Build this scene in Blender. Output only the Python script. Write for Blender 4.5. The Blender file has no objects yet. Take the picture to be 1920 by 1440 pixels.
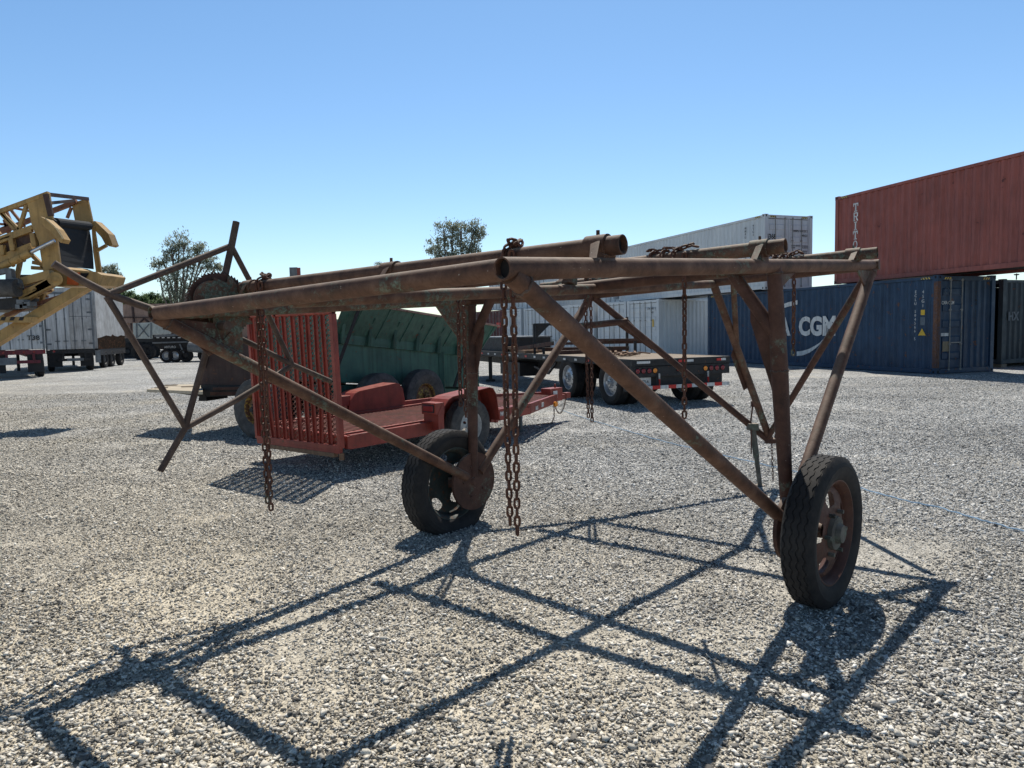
import bpy, bmesh, math, random
import numpy as np
from mathutils import Vector, Matrix, noise
random.seed(7); rng = np.random.default_rng(5)
sc = bpy.context.scene; COL = sc.collection
R_ = math.radians
# ------------------------------------------------------------------ camera frame
FPX = 1331.0; EYE = 1.7; ROLL = 0.021; PITCH = R_(4.36)
_R0 = Vector((1, 0, 0)); _F = Vector((0, math.cos(PITCH), -math.sin(PITCH))); _U0 = Vector((0, math.sin(PITCH), math.cos(PITCH)))
_R = math.cos(ROLL) * _R0 - math.sin(ROLL) * _U0
_U = math.sin(ROLL) * _R0 + math.cos(ROLL) * _U0
EYEP = Vector((0, 0, EYE))
def ray(x, y): return (x - 960) / FPX * _R - (y - 720) / FPX * _U + _F
def gnd(x, y, z=0.0):
    d = ray(x, y); return EYEP + d * ((z - EYE) / d.z)
def at(x, y, Y):
    d = ray(x, y); return EYEP + d * (Y / d.y)
def onplane(x, y, p, n):
    d = ray(x, y); n = Vector(n); return EYEP + d * ((Vector(p) - EYEP).dot(n) / d.dot(n))
# ------------------------------------------------------------------ helpers
WM = {}
def V(*a): return Vector(a)
def tag(o, label=None, cat=None, group=None, kind=None):
    if label: o['label'] = label
    if cat: o['category'] = cat
    if group: o['group'] = group
    if kind: o['kind'] = kind
    return o
def thing(name, label, cat, loc=(0, 0, 0), rz=0.0, group=None, rx=0.0, ry=0.0):
    o = bpy.data.objects.new(name, None); COL.objects.link(o)
    o.location = loc; o.rotation_euler = (rx, ry, rz); o.empty_display_size = .2
    WM[o.name] = Matrix.Translation(Vector(loc)) @ o.rotation_euler.to_matrix().to_4x4()
    return tag(o, label, cat, group)
def perp(d):
    d = d.normalized(); u = Vector((0, 0, 1)) if abs(d.z) < .95 else Vector((0, 1, 0))
    a = d.cross(u).normalized(); return a, a.cross(d).normalized()
class MB:
    def __init__(s): s.v = []; s.f = []; s.m = []; s.mi = 0
    def add(s, vs, fs):
        b = len(s.v); s.v += [Vector(x) for x in vs]
        for f in fs: s.f.append([i + b for i in f]); s.m.append(s.mi)
        return s
    def box(s, c, d, R=None):
        c = Vector(c); x, y, z = d[0] / 2, d[1] / 2, d[2] / 2
        vs = [Vector((sx * x, sy * y, sz * z)) for sx in (-1, 1) for sy in (-1, 1) for sz in (-1, 1)]
        if R is not None: vs = [R @ q for q in vs]
        return s.add([q + c for q in vs], [(0, 1, 3, 2), (4, 6, 7, 5), (0, 4, 5, 1), (2, 3, 7, 6), (0, 2, 6, 4), (1, 5, 7, 3)])
    def b2(s, lo, hi):
        return s.box([(a + b) / 2 for a, b in zip(lo, hi)], [abs(b - a) for a, b in zip(lo, hi)])
    def beam(s, p0, p1, w, h=None, up=None):
        p0 = Vector(p0); p1 = Vector(p1); d = p1 - p0; L = d.length
        if L < 1e-6: return s
        h = h or w; a, b = perp(d)
        if up is not None:
            a = d.cross(Vector(up)).normalized(); b = a.cross(d).normalized()
        R = Matrix((a, d.normalized(), b)).transposed()
        return s.box((p0 + p1) / 2, (w, L, h), R)
    def tube(s, p0, p1, r, n=14, r1=None, hollow=0.0, caps=True):
        p0 = Vector(p0); p1 = Vector(p1); r1 = r if r1 is None else r1
        a, b = perp(p1 - p0)
        cs = [(math.cos(2 * math.pi * i / n), math.sin(2 * math.pi * i / n)) for i in range(n)]
        vs = [p0 + (a * c + b * q) * r for c, q in cs] + [p1 + (a * c + b * q) * r1 for c, q in cs]
        fs = [(i, (i + 1) % n, n + (i + 1) % n, n + i) for i in range(n)]
        if hollow > 0:
            k = 2 * n
            vs += [p0 + (a * c + b * q) * (r - hollow) for c, q in cs] + [p1 + (a * c + b * q) * (r1 - hollow) for c, q in cs]
            fs += [(k + (i + 1) % n, k + i, k + n + i, k + n + (i + 1) % n) for i in range(n)]
            fs += [(i, k + i, k + (i + 1) % n, (i + 1) % n) for i in range(n)]
            fs += [(n + (i + 1) % n, k + n + (i + 1) % n, k + n + i, n + i) for i in range(n)]
        elif caps:
            fs += [tuple(range(n - 1, -1, -1)), tuple(range(n, 2 * n))]
        return s.add(vs, fs)
    def path(s, pts, r, n=10, closed=False):
        pts = [Vector(p) for p in pts]; m = len(pts); vs = []; pa = None
        for i, p in enumerate(pts):
            if closed: d = pts[(i + 1) % m] - pts[i - 1]
            else: d = pts[min(i + 1, m - 1)] - pts[max(i - 1, 0)]
            d.normalize()
            if pa is None: a, b = perp(d)
            else:
                a = (pa - d * pa.dot(d)).normalized(); b = a.cross(d).normalized()
            pa = a; rr = r[i] if isinstance(r, (list, tuple)) else r
            vs += [p + (a * math.cos(2 * math.pi * k / n) + b * math.sin(2 * math.pi * k / n)) * rr for k in range(n)]
        fs = []
        for i in range(m if closed else m - 1):
            j = (i + 1) % m
            fs += [(i * n + k, i * n + (k + 1) % n, j * n + (k + 1) % n, j * n + k) for k in range(n)]
        if not closed: fs += [tuple(range(n - 1, -1, -1)), tuple(range((m - 1) * n, m * n))]
        return s.add(vs, fs)
    def prism(s, poly, t):
        t = Vector(t); n = len(poly); vs = [Vector(p) for p in poly] + [Vector(p) + t for p in poly]
        return s.add(vs, [tuple(range(n)), tuple(range(2 * n - 1, n - 1, -1))] + [(i, n + i, n + (i + 1) % n, (i + 1) % n) for i in range(n)])
    def lathe(s, prof, M, n=48, closed=False, fn=None):
        # prof: (axial, radius) ; axis = local X of M
        k = len(prof); vs = []
        for i in range(n):
            t = 2 * math.pi * i / n
            for j, (a, r) in enumerate(prof):
                if fn: a, r = fn(i, j, a, r, t)
                vs.append(M @ Vector((a, r * math.cos(t), r * math.sin(t))))
        fs = []
        for i in range(n):
            i2 = (i + 1) % n
            for j in range(k if closed else k - 1):
                j2 = (j + 1) % k; fs.append((i * k + j, i * k + j2, i2 * k + j2, i2 * k + j))
        return s.add(vs, fs)
    def build(s, name, mat, parent=None, world=False, smooth=False, bevel=0.0, label=None, kind=None, recalc=True):
        me = bpy.data.meshes.new(name)
        vs = s.v
        M = WM.get(parent.name) if parent is not None else None
        if world and M is not None:
            Mi = M.inverted(); vs = [Mi @ q for q in vs]
        me.from_pydata([tuple(q) for q in vs], [], s.f)
        mats = mat if isinstance(mat, (list, tuple)) else [mat]
        for m_ in mats: me.materials.append(m_)
        if len(mats) > 1: me.polygons.foreach_set('material_index', s.m)
        if recalc:
            bm = bmesh.new(); bm.from_mesh(me); bmesh.ops.recalc_face_normals(bm, faces=bm.faces); bm.to_mesh(me); bm.free()
        if smooth:
            me.polygons.foreach_set('use_smooth', [True] * len(me.polygons))
            me.set_sharp_from_angle(angle=R_(40))
        o = bpy.data.objects.new(name, me); COL.objects.link(o)
        if parent is not None:
            o.parent = parent; WM[o.name] = M if M is not None else Matrix()
        if bevel > 0:
            b = o.modifiers.new('bevel', 'BEVEL'); b.width = bevel; b.segments = 2; b.limit_method = 'ANGLE'
        if label: o['label'] = label
        if kind: o['kind'] = kind
        return o
def copy_tree(o, parent=None):
    c = o.copy(); COL.objects.link(c); c.parent = parent
    for ch in list(o.children): copy_tree(ch, c)
    return c
def rot3(x, y):  # matrix with given x,y axes
    x = Vector(x).normalized(); y = Vector(y); y = (y - x * x.dot(y)).normalized()
    return Matrix((x, y, x.cross(y))).transposed()
def frame(o, x, y):
    return Matrix.Translation(Vector(o)) @ rot3(x, y).to_4x4()
def text(txt, size, M, mat, parent, name='lettering', bold=0.0, depth=.003, sx=1.0, shear=0.0, align='LEFT', world=True, extra=None):
    cu = bpy.data.curves.new('txt', 'FONT'); cu.body = txt; cu.size = size; cu.extrude = depth; cu.offset = bold * size
    cu.shear = shear; cu.align_x = align; cu.resolution_u = 3
    t = bpy.data.objects.new('txt', cu); COL.objects.link(t)
    bpy.context.view_layer.update()
    me = bpy.data.meshes.new_from_object(t.evaluated_get(bpy.context.evaluated_depsgraph_get()))
    bpy.data.objects.remove(t); bpy.data.curves.remove(cu)
    mb = MB()
    mb.add([M @ Vector((v.co.x * sx, v.co.y, v.co.z)) for v in me.vertices], [tuple(p.vertices) for p in me.polygons])
    bpy.data.meshes.remove(me)
    if extra: extra(mb, M)
    return mb.build(name, mat, parent, world=world)
# ------------------------------------------------------------------ materials
def newmat(name):
    m = bpy.data.materials.new(name); m.use_nodes = True; nt = m.node_tree
    return m, nt, nt.nodes, nt.links, nt.nodes['Principled BSDF']
def ramp(N, stops):
    r = N.new('ShaderNodeValToRGB'); e = r.color_ramp.elements
    while len(e) < len(stops): e.new(.5)
    for k, (p, c) in enumerate(stops):
        e[k].position = p; e[k].color = (*c, 1) if len(c) == 3 else c
    return r
def g3(v): return (v, v, v)
def noise_n(N, Lk, scale, detail=6, rough=.6, vec=None):
    n = N.new('ShaderNodeTexNoise'); n.inputs['Scale'].default_value = scale; n.inputs['Detail'].default_value = detail; n.inputs['Roughness'].default_value = rough
    if vec is not None: Lk.new(vec, n.inputs['Vector'])
    return n
def mix(N, Lk, fac, a, b, mode='MIX'):
    m = N.new('ShaderNodeMix'); m.data_type = 'RGBA'; m.blend_type = mode
    for sock, val in ((m.inputs[0], fac), (m.inputs[6], a), (m.inputs[7], b)):
        if hasattr(val, 'is_linked'): Lk.new(val, sock)
        elif isinstance(val, (int, float)): sock.default_value = val
        else: sock.default_value = (*val, 1)
    return m.outputs[2]
def paint(name, c, c2=None, rust=.0, rough=.55, scale=3.0, streak=True, metal=0.0, dirt=.35, bump=.15, rustc=(.13, .06, .035), spec=.4):
    m, nt, N, Lk, P = newmat(name)
    tc = N.new('ShaderNodeTexCoord'); vec = tc.outputs['Object']
    c2 = c2 or tuple(x * .62 for x in c)
    n1 = noise_n(N, Lk, scale, 7, .65, vec)
    r1 = ramp(N, [(.35, c2), (.62, c)]); Lk.new(n1.outputs['Fac'], r1.inputs[0]); col = r1.outputs[0]
    if streak:
        mp = N.new('ShaderNodeMapping'); mp.inputs['Scale'].default_value = (9, 9, .7); Lk.new(vec, mp.inputs[0])
        n2 = noise_n(N, Lk, 1.6, 4, .6, mp.outputs[0])
        r2 = ramp(N, [(.45, g3(1.0)), (.72, g3(1 - dirt))]); Lk.new(n2.outputs['Fac'], r2.inputs[0])
        col = mix(N, Lk, 1.0, col, r2.outputs[0], 'MULTIPLY')
    n3 = noise_n(N, Lk, scale * 3.1, 9, .7, vec)
    if rust > 0:
        r3 = ramp(N, [(.66 - rust * .35, g3(0)), (.70 - rust * .33, g3(1))]); Lk.new(n3.outputs['Fac'], r3.inputs[0])
        col = mix(N, Lk, r3.outputs[0], col, rustc)
    Lk.new(col, P.inputs['Base Color'])
    rr = ramp(N, [(.3, g3(rough - .12)), (.7, g3(min(1, rough + .2)))]); Lk.new(n3.outputs['Fac'], rr.inputs[0]); Lk.new(rr.outputs[0], P.inputs['Roughness'])
    P.inputs['Metallic'].default_value = metal; P.inputs['Specular IOR Level'].default_value = spec
    b = N.new('ShaderNodeBump'); b.inputs['Strength'].default_value = bump; b.inputs['Distance'].default_value = .01
    Lk.new(n3.outputs['Fac'], b.inputs['Height']); Lk.new(b.outputs[0], P.inputs['Normal'])
    return m
def rustpipe(name, green=.5, base=((.034, .018, .013), (.095, .047, .031), (.165, .095, .065)), bump=.5):
    m, nt, N, Lk, P = newmat(name)
    vec = N.new('ShaderNodeTexCoord').outputs['Object']
    n1 = noise_n(N, Lk, 7, 10, .72, vec); r1 = ramp(N, [(.3, base[0]), (.5, base[1]), (.7, base[2])]); Lk.new(n1.outputs['Fac'], r1.inputs[0])
    n2 = noise_n(N, Lk, 2.1, 8, .75, vec); r2 = ramp(N, [(.60 - green * .2, g3(0)), (.66 - green * .17, g3(1))]); Lk.new(n2.outputs['Fac'], r2.inputs[0])
    n3 = noise_n(N, Lk, 60, 6, .7, vec); rg = ramp(N, [(.4, (.06, .075, .055)), (.6, (.14, .18, .145))]); Lk.new(n3.outputs['Fac'], rg.inputs[0])
    n5 = noise_n(N, Lk, 22, 6, .8, vec); r5 = ramp(N, [(.47, g3(0)), (.55, g3(1))]); Lk.new(n5.outputs['Fac'], r5.inputs[0])
    gm = N.new('ShaderNodeMath'); gm.operation = 'MULTIPLY'; Lk.new(r2.outputs[0], gm.inputs[0]); Lk.new(r5.outputs[0], gm.inputs[1])
    col = mix(N, Lk, gm.outputs[0], r1.outputs[0], rg.outputs[0])
    # sunlit tops painted in as a pale dusty tone on upward faces
    ge = N.new('ShaderNodeNewGeometry'); sx = N.new('ShaderNodeSeparateXYZ'); Lk.new(ge.outputs['Normal'], sx.inputs[0])
    r6 = ramp(N, [(.55, g3(0)), (.98, g3(1.0))]); Lk.new(sx.outputs['Z'], r6.inputs[0])
    dm = N.new('ShaderNodeMath'); dm.operation = 'MULTIPLY'; Lk.new(r6.outputs[0], dm.inputs[0]); Lk.new(n1.outputs['Fac'], dm.inputs[1])
    col = mix(N, Lk, dm.outputs[0], col, (.46, .38, .31))
    sp = ramp(N, [(.74, g3(0)), (.78, g3(1))]); n4 = noise_n(N, Lk, 95, 2, .5, vec); Lk.new(n4.outputs['Fac'], sp.inputs[0])
    col = mix(N, Lk, sp.outputs[0], col, (.42, .38, .33))
    Lk.new(col, P.inputs['Base Color']); P.inputs['Roughness'].default_value = .72; P.inputs['Specular IOR Level'].default_value = .35
    b = N.new('ShaderNodeBump'); b.inputs['Strength'].default_value = bump; b.inputs['Distance'].default_value = .004
    Lk.new(n3.outputs['Fac'], b.inputs['Height']); Lk.new(b.outputs[0], P.inputs['Normal'])
    return m
def plain(name, c, rough=.6, metal=0, spec=.4, emis=None):
    m, nt, N, Lk, P = newmat(name)
    vec = N.new('ShaderNodeTexCoord').outputs['Object']; n = noise_n(N, Lk, 14, 6, .7, vec)
    r = ramp(N, [(.3, tuple(x * .75 for x in c)), (.7, tuple(min(1, x * 1.15) for x in c))]); Lk.new(n.outputs['Fac'], r.inputs[0]); Lk.new(r.outputs[0], P.inputs['Base Color'])
    P.inputs['Roughness'].default_value = rough; P.inputs['Metallic'].default_value = metal; P.inputs['Specular IOR Level'].default_value = spec
    return m
def rubber(name, c=(.018, .018, .02), dust=(.13, .12, .105), amt=.5):
    m, nt, N, Lk, P = newmat(name)
    vec = N.new('ShaderNodeTexCoord').outputs['Object']; n = noise_n(N, Lk, 6, 8, .75, vec)
    r = ramp(N, [(.38, c), (.8, tuple(a * (1 - amt) + b * amt for a, b in zip(c, dust)))]); Lk.new(n.outputs['Fac'], r.inputs[0]); Lk.new(r.outputs[0], P.inputs['Base Color'])
    P.inputs['Roughness'].default_value = .78; P.inputs['Specular IOR Level'].default_value = .3
    b = N.new('ShaderNodeBump'); b.inputs['Strength'].default_value = .25; b.inputs['Distance'].default_value = .003
    n2 = noise_n(N, Lk, 90, 3, .6, vec); Lk.new(n2.outputs['Fac'], b.inputs['Height']); Lk.new(b.outputs[0], P.inputs['Normal'])
    return m
def wood(name, c=(.35, .29, .22), c2=(.16, .12, .09)):
    m, nt, N, Lk, P = newmat(name)
    vec = N.new('ShaderNodeTexCoord').outputs['Object']; mp = N.new('ShaderNodeMapping'); mp.inputs['Scale'].default_value = (1.5, 14, 14); Lk.new(vec, mp.inputs[0])
    n = noise_n(N, Lk, 2.5, 8, .7, mp.outputs[0]); r = ramp(N, [(.3, c2), (.7, c)]); Lk.new(n.outputs['Fac'], r.inputs[0]); Lk.new(r.outputs[0], P.inputs['Base Color']); P.inputs['Roughness'].default_value = .85
    return m
M_ = {}
M_['pipe'] = rustpipe('rusty_pipe_paint', .22)
M_['pipe_g'] = rustpipe('rusty_pipe_green', .62)
M_['pipe_r'] = rustpipe('rusty_pipe_red', .25, ((.028, .014, .011), (.07, .032, .023), (.11, .055, .04)))
M_['pipe_b'] = rustpipe('reel_pipe', .05, ((.035, .024, .02), (.075, .05, .042), (.13, .095, .078)), .3)
M_['chain'] = rustpipe('chain_rust', .0, ((.035, .014, .010), (.085, .034, .022), (.13, .06, .038)), .3)
M_['greenplate'] = rustpipe('green_plate', 1.6, ((.05, .03, .02), (.12, .06, .04), (.2, .12, .08)))
M_['tyre'] = rubber('tyre_rubber', (.012, .012, .014), (.10, .09, .08), .4); M_['tyre_grey'] = rubber('tyre_grey', (.05, .05, .052), (.22, .21, .2), .6)
M_['rimred'] = paint('rim_oxide', (.10, .042, .030), (.06, .027, .02), rust=.2, rough=.6, scale=8, streak=False)
M_['rimgreen'] = paint('rim_green', (.05, .07, .068), (.03, .035, .035), rust=.3, rough=.6, scale=8, streak=False)
M_['rimwhite'] = paint('rim_white', (.55, .55, .53), (.35, .34, .33), rough=.4, scale=8, streak=False)
M_['rimyellow'] = paint('rim_yellow', (.45, .30, .05), (.2, .12, .04), rust=.6, rough=.6, scale=8, streak=False)
M_['alu'] = plain('wheel_aluminium', (.45, .47, .5), .35, .6)
M_['hub'] = rustpipe('hub_metal', .6, ((.03, .03, .028), (.09, .085, .075), (.16, .15, .13)))
M_['red'] = paint('trailer_red', (.32, .055, .038), (.21, .038, .028), rust=.12, rough=.42, scale=4, dirt=.3)
M_['reddeck'] = paint('deck_red', (.20, .05, .042), (.10, .035, .03), rust=.35, rough=.7, scale=5, streak=False)
M_['meshred'] = paint('mesh_metal', (.36, .20, .16), (.25, .12, .09), rust=.2, rough=.6, scale=9, streak=False)
M_['green'] = paint('spreader_green', (.058, .15, .115), (.042, .11, .088), rust=.12, rough=.5, scale=2.5, dirt=.4)
M_['brown'] = paint('machine_brown', (.085, .05, .042), (.05, .03, .028), rust=.2, rough=.65, scale=3)
M_['tan'] = paint('machine_tan', (.34, .22, .17), (.24, .15, .115), rust=.15, rough=.6, scale=2)
M_['blackp'] = paint('black_paint', (.022, .022, .025), (.012, .012, .014), rust=.12, rough=.55, scale=5)
M_['dark'] = plain('dark_cavity', (.008, .008, .01), .9)
M_['wood'] = wood('weathered_wood'); M_['woodl'] = wood('pale_plank', (.55, .49, .38), (.35, .29, .22)); M_['woodb'] = wood('brown_timber', (.28, .17, .10), (.12, .07, .045))
M_['cblue'] = paint('container_blue', (.018, .054, .112), (.012, .038, .082), rust=.16, rough=.5, scale=1.2, dirt=.35)
M_['cred'] = paint('container_red', (.33, .098, .078), (.25, .076, .062), rust=.07, rough=.55, scale=.8, dirt=.3, rustc=(.09, .03, .03))
M_['cwhite'] = paint('container_white', (.62, .65, .67), (.54, .57, .60), rust=.0, rough=.45, scale=.7, dirt=.18)
M_['cnavy'] = paint('container_navy', (.025, .045, .062), (.018, .032, .045), rust=.1, rough=.55, scale=1.2)
M_['cmaroon'] = paint('container_maroon', (.13, .04, .04), (.09, .03, .03), rough=.6, scale=1.2)
M_['van'] = paint('van_white', (.60, .62, .64), (.48, .49, .50), rust=.0, rough=.5, scale=.9, dirt=.35)
M_['vandirty'] = paint('van_dirty', (.50, .50, .50), (.34, .33, .32), rust=.05, rough=.7, scale=1.4, dirt=.45)
M_['chassisred'] = paint('chassis_red', (.16, .02, .035), (.09, .014, .02), rough=.5)
M_['yellow'] = paint('conveyor_yellow', (.46, .285, .10), (.30, .19, .07), rust=.1, rough=.5, scale=2.5, dirt=.35)
M_['yellowr'] = paint('conveyor_rusty', (.28, .12, .06), (.18, .07, .04), rust=.2, rough=.6, scale=4)
M_['orange'] = plain('orange_guard', (.55, .12, .03), .6)
M_['belt'] = rubber('belt_rubber', (.010, .012, .017), (.03, .035, .04), .4)
M_['steel'] = plain('bright_steel', (.6, .62, .66), .3, .8)
M_['grey'] = paint('grey_steel', (.18, .2, .22), (.12, .13, .14), rough=.5, scale=6)
M_['white'] = paint('white_lettering', (.72, .72, .70), (.55, .56, .56), rust=.12, rough=.6, scale=3, streak=True, rustc=(.06, .08, .12)); M_['decal'] = plain('white_decal', (.78, .78, .76), .5); M_['black'] = plain('black_lettering', (.02, .02, .022), .7)
M_['fade'] = plain('faded_lettering', (.12, .15, .18), .8)
M_['redref'] = plain('red_reflector', (.55, .02, .02), .3); M_['redlamp'] = plain('red_lamp', (.22, .012, .018), .2, spec=.6); M_['amber'] = plain('amber_lamp', (.85, .28, .02), .25, spec=.6)
M_['ylabel'] = plain('yellow_label', (.65, .42, .04), .6); M_['rope'] = plain('blue_rope', (.30, .45, .62), .8)
M_['tarp'] = plain('pale_sheet', (.6, .6, .6), .7)
# ------------------------------------------------------------------ world, sun, camera
w = bpy.data.worlds.new('World'); sc.world = w; w.use_nodes = True
N = w.node_tree.nodes; Lk = w.node_tree.links; bg = N['Background']
sky = N.new('ShaderNodeTexSky'); sky.sky_type = 'NISHITA'; sky.sun_disc = False
SUN = Vector((.06, .6, 1.0)).normalized()
el = math.asin(SUN.z); az = math.atan2(SUN.x, SUN.y)
sky.sun_elevation = el; sky.sun_rotation = az; sky.air_density = 1.0; sky.dust_density = .35; sky.ozone_density = 1.6; sky.altitude = 0
hs = N.new('ShaderNodeHueSaturation'); hs.inputs['Saturation'].default_value = 1.05
Lk.new(sky.outputs[0], hs.inputs['Color'])
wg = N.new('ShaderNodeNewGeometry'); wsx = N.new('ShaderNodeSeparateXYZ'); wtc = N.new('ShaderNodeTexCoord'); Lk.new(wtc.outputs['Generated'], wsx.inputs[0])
tint = ramp(N, [(.0, (1.06, 1.15, 1.26)), (.06, (1.02, 1.12, 1.20)), (.18, (.93, 1.08, 1.18)), (.42, (.82, 1.03, 1.12)), (.58, (.30, .34, .36)), (1, (.15, .16, .16))]); Lk.new(wsx.outputs['Z'], tint.inputs[0])  # sky above the view is darkened to cut fill light in the shadows
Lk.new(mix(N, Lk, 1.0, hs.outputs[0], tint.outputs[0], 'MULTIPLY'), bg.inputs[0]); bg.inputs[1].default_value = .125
sl = bpy.data.lights.new('sun', 'SUN'); sl.energy = 5.0; sl.angle = R_(.53); sl.color = (1, .94, .84)
so = bpy.data.objects.new('sun', sl); COL.objects.link(so); so.rotation_euler = SUN.to_track_quat('Z', 'Y').to_euler(); so.location = (0, 0, 30)
cd = bpy.data.cameras.new('camera'); cam = bpy.data.objects.new('camera', cd); COL.objects.link(cam)
cd.sensor_width = 36; cd.lens = FPX / 1920 * 36; cd.clip_end = 3000; cd.clip_start = .05
cam.matrix_world = Matrix.Translation(EYEP) @ Matrix((_R, _U, -_F)).transposed().to_4x4()
sc.camera = cam
sc.view_settings.view_transform = 'Standard'; sc.view_settings.look = 'None'; sc.view_settings.exposure = 0
# ------------------------------------------------------------------ ground
def warmth(N, Lk, pos):
    sp = N.new('ShaderNodeSeparateXYZ'); Lk.new(pos, sp.inputs[0])
    n = noise_n(N, Lk, .45, 4, .6, pos)
    a = N.new('ShaderNodeMath'); a.operation = 'MULTIPLY_ADD'; a.inputs[1].default_value = -.085; a.inputs[2].default_value = .62; Lk.new(sp.outputs['Y'], a.inputs[0])
    b = N.new('ShaderNodeMath'); b.operation = 'MULTIPLY_ADD'; b.inputs[1].default_value = -.10; Lk.new(sp.outputs['X'], b.inputs[0]); Lk.new(a.outputs[0], b.inputs[2])
    c = N.new('ShaderNodeMath'); c.operation = 'MULTIPLY_ADD'; c.inputs[1].default_value = 1.1; Lk.new(n.outputs['Fac'], c.inputs[0]); Lk.new(b.outputs[0], c.inputs[2])
    r = ramp(N, [(.30, (.97, 1.0, 1.05)), (.62, (1.0, 1.0, 1.0)), (1.0, (1.06, 1.03, .97))]); Lk.new(c.outputs[0], r.inputs[0]); return r.outputs[0]
def ground():
    m, nt, N, Lk, P = newmat('gravel_ground')
    geo = N.new('ShaderNodeNewGeometry'); pos = geo.outputs['Position']
    vo = N.new('ShaderNodeTexVoronoi'); vo.inputs['Scale'].default_value = 42; Lk.new(pos, vo.inputs['Vector'])
    sep = N.new('ShaderNodeSeparateColor'); Lk.new(vo.outputs['Color'], sep.inputs[0])
    r = ramp(N, [(.0, (.22, .22, .215)), (.35, (.42, .41, .39)), (.65, (.62, .605, .565)), (1, (.90, .88, .83))]); Lk.new(sep.outputs[0], r.inputs[0])
    edge = N.new('ShaderNodeTexVoronoi'); edge.feature = 'DISTANCE_TO_EDGE'; edge.inputs['Scale'].default_value = 42; Lk.new(pos, edge.inputs['Vector'])
    re = ramp(N, [(.0, g3(.4)), (.12, g3(1))]); Lk.new(edge.outputs['Distance'], re.inputs[0])
    col = mix(N, Lk, 1.0, r.outputs[0], re.outputs[0], 'MULTIPLY')
    # large tonal patches and pale dust
    n1 = noise_n(N, Lk, .35, 5, .6, pos); rp = ramp(N, [(.35, g3(.86)), (.65, g3(1.12))]); Lk.new(n1.outputs['Fac'], rp.inputs[0])
    col = mix(N, Lk, 1.0, col, rp.outputs[0], 'MULTIPLY')
    n2 = noise_n(N, Lk, .55, 7, .65, pos)
    sp = N.new('ShaderNodeSeparateXYZ'); Lk.new(pos, sp.inputs[0])
    # dustier towards the near left
    mr = N.new('ShaderNodeMapRange'); mr.inputs[1].default_value = 6.5; mr.inputs[2].default_value = 2.2; Lk.new(sp.outputs['Y'], mr.inputs[0])
    mx = N.new('ShaderNodeMapRange'); mx.inputs[1].default_value = 1.5; mx.inputs[2].default_value = -2.5; Lk.new(sp.outputs['X'], mx.inputs[0])
    mm = N.new('ShaderNodeMath'); mm.operation = 'MULTIPLY'; Lk.new(mr.outputs[0], mm.inputs[0]); Lk.new(mx.outputs[0], mm.inputs[1])
    ma = N.new('ShaderNodeMath'); ma.operation = 'MULTIPLY_ADD'; Lk.new(mm.outputs[0], ma.inputs[0]); ma.inputs[1].default_value = .36; Lk.new(n2.outputs['Fac'], ma.inputs[2])
    rd = ramp(N, [(.56, g3(0)), (.76, g3(.85))]); Lk.new(ma.outputs[0], rd.inputs[0])
    n3 = noise_n(N, Lk, 30, 8, .7, pos); rs = ramp(N, [(.3, (.36, .335, .29)), (.7, (.62, .585, .51))]); Lk.new(n3.outputs['Fac'], rs.inputs[0])
    col = mix(N, Lk, rd.outputs[0], col, rs.outputs[0])
    nf = N.new('ShaderNodeMapRange'); nf.inputs[1].default_value = 9.0; nf.inputs[2].default_value = 4.0; nf.inputs[4].default_value = .92; Lk.new(sp.outputs['Y'], nf.inputs[0])
    col = mix(N, Lk, nf.outputs[0], col, rs.outputs[0])
    rs2 = ramp(N, [(.3, (.50, .455, .375)), (.7, (.74, .69, .59))]); Lk.new(n3.outputs['Fac'], rs2.inputs[0]); col = mix(N, Lk, rd.outputs[0], col, rs2.outputs[0])
    # coarse speckle that still reads far away, and faint wheel tracks
    n5 = noise_n(N, Lk, 7, 6, .85, pos); r5 = ramp(N, [(.35, g3(.66)), (.65, g3(1.25))]); Lk.new(n5.outputs['Fac'], r5.inputs[0])
    col = mix(N, Lk, 1.0, col, r5.outputs[0], 'MULTIPLY')
    mp = N.new('ShaderNodeMapping'); mp.inputs['Rotation'].default_value = (0, 0, .5); mp.inputs['Scale'].default_value = (.05, .8, 1); Lk.new(pos, mp.inputs[0])
    n6 = noise_n(N, Lk, 1.0, 4, .6, mp.outputs[0]); r6 = ramp(N, [(.42, g3(.90)), (.60, g3(1.10))]); Lk.new(n6.outputs['Fac'], r6.inputs[0])
    col = mix(N, Lk, 1.0, col, r6.outputs[0], 'MULTIPLY')
    col = mix(N, Lk, 1.0, col, warmth(N, Lk, pos), 'MULTIPLY')
    Lk.new(col, P.inputs['Base Color']); P.inputs['Roughness'].default_value = .92; P.inputs['Specular IOR Level'].default_value = .15
    b = N.new('ShaderNodeBump'); b.inputs['Strength'].default_value = .9; b.inputs['Distance'].default_value = .02
    hm = N.new('ShaderNodeMath'); hm.operation = 'MULTIPLY'; Lk.new(re.outputs[0], hm.inputs[0]); Lk.new(sep.outputs[1], hm.inputs[1])
    Lk.new(hm.outputs[0], b.inputs['Height']); Lk.new(b.outputs[0], P.inputs['Normal'])
    mb = MB(); mb.add([(-1500, -200, 0), (1500, -200, 0), (1500, 2500, 0), (-1500, 2500, 0)], [(0, 1, 2, 3)])
    tag(mb.build('ground', m), kind='structure')
ground()
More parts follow.
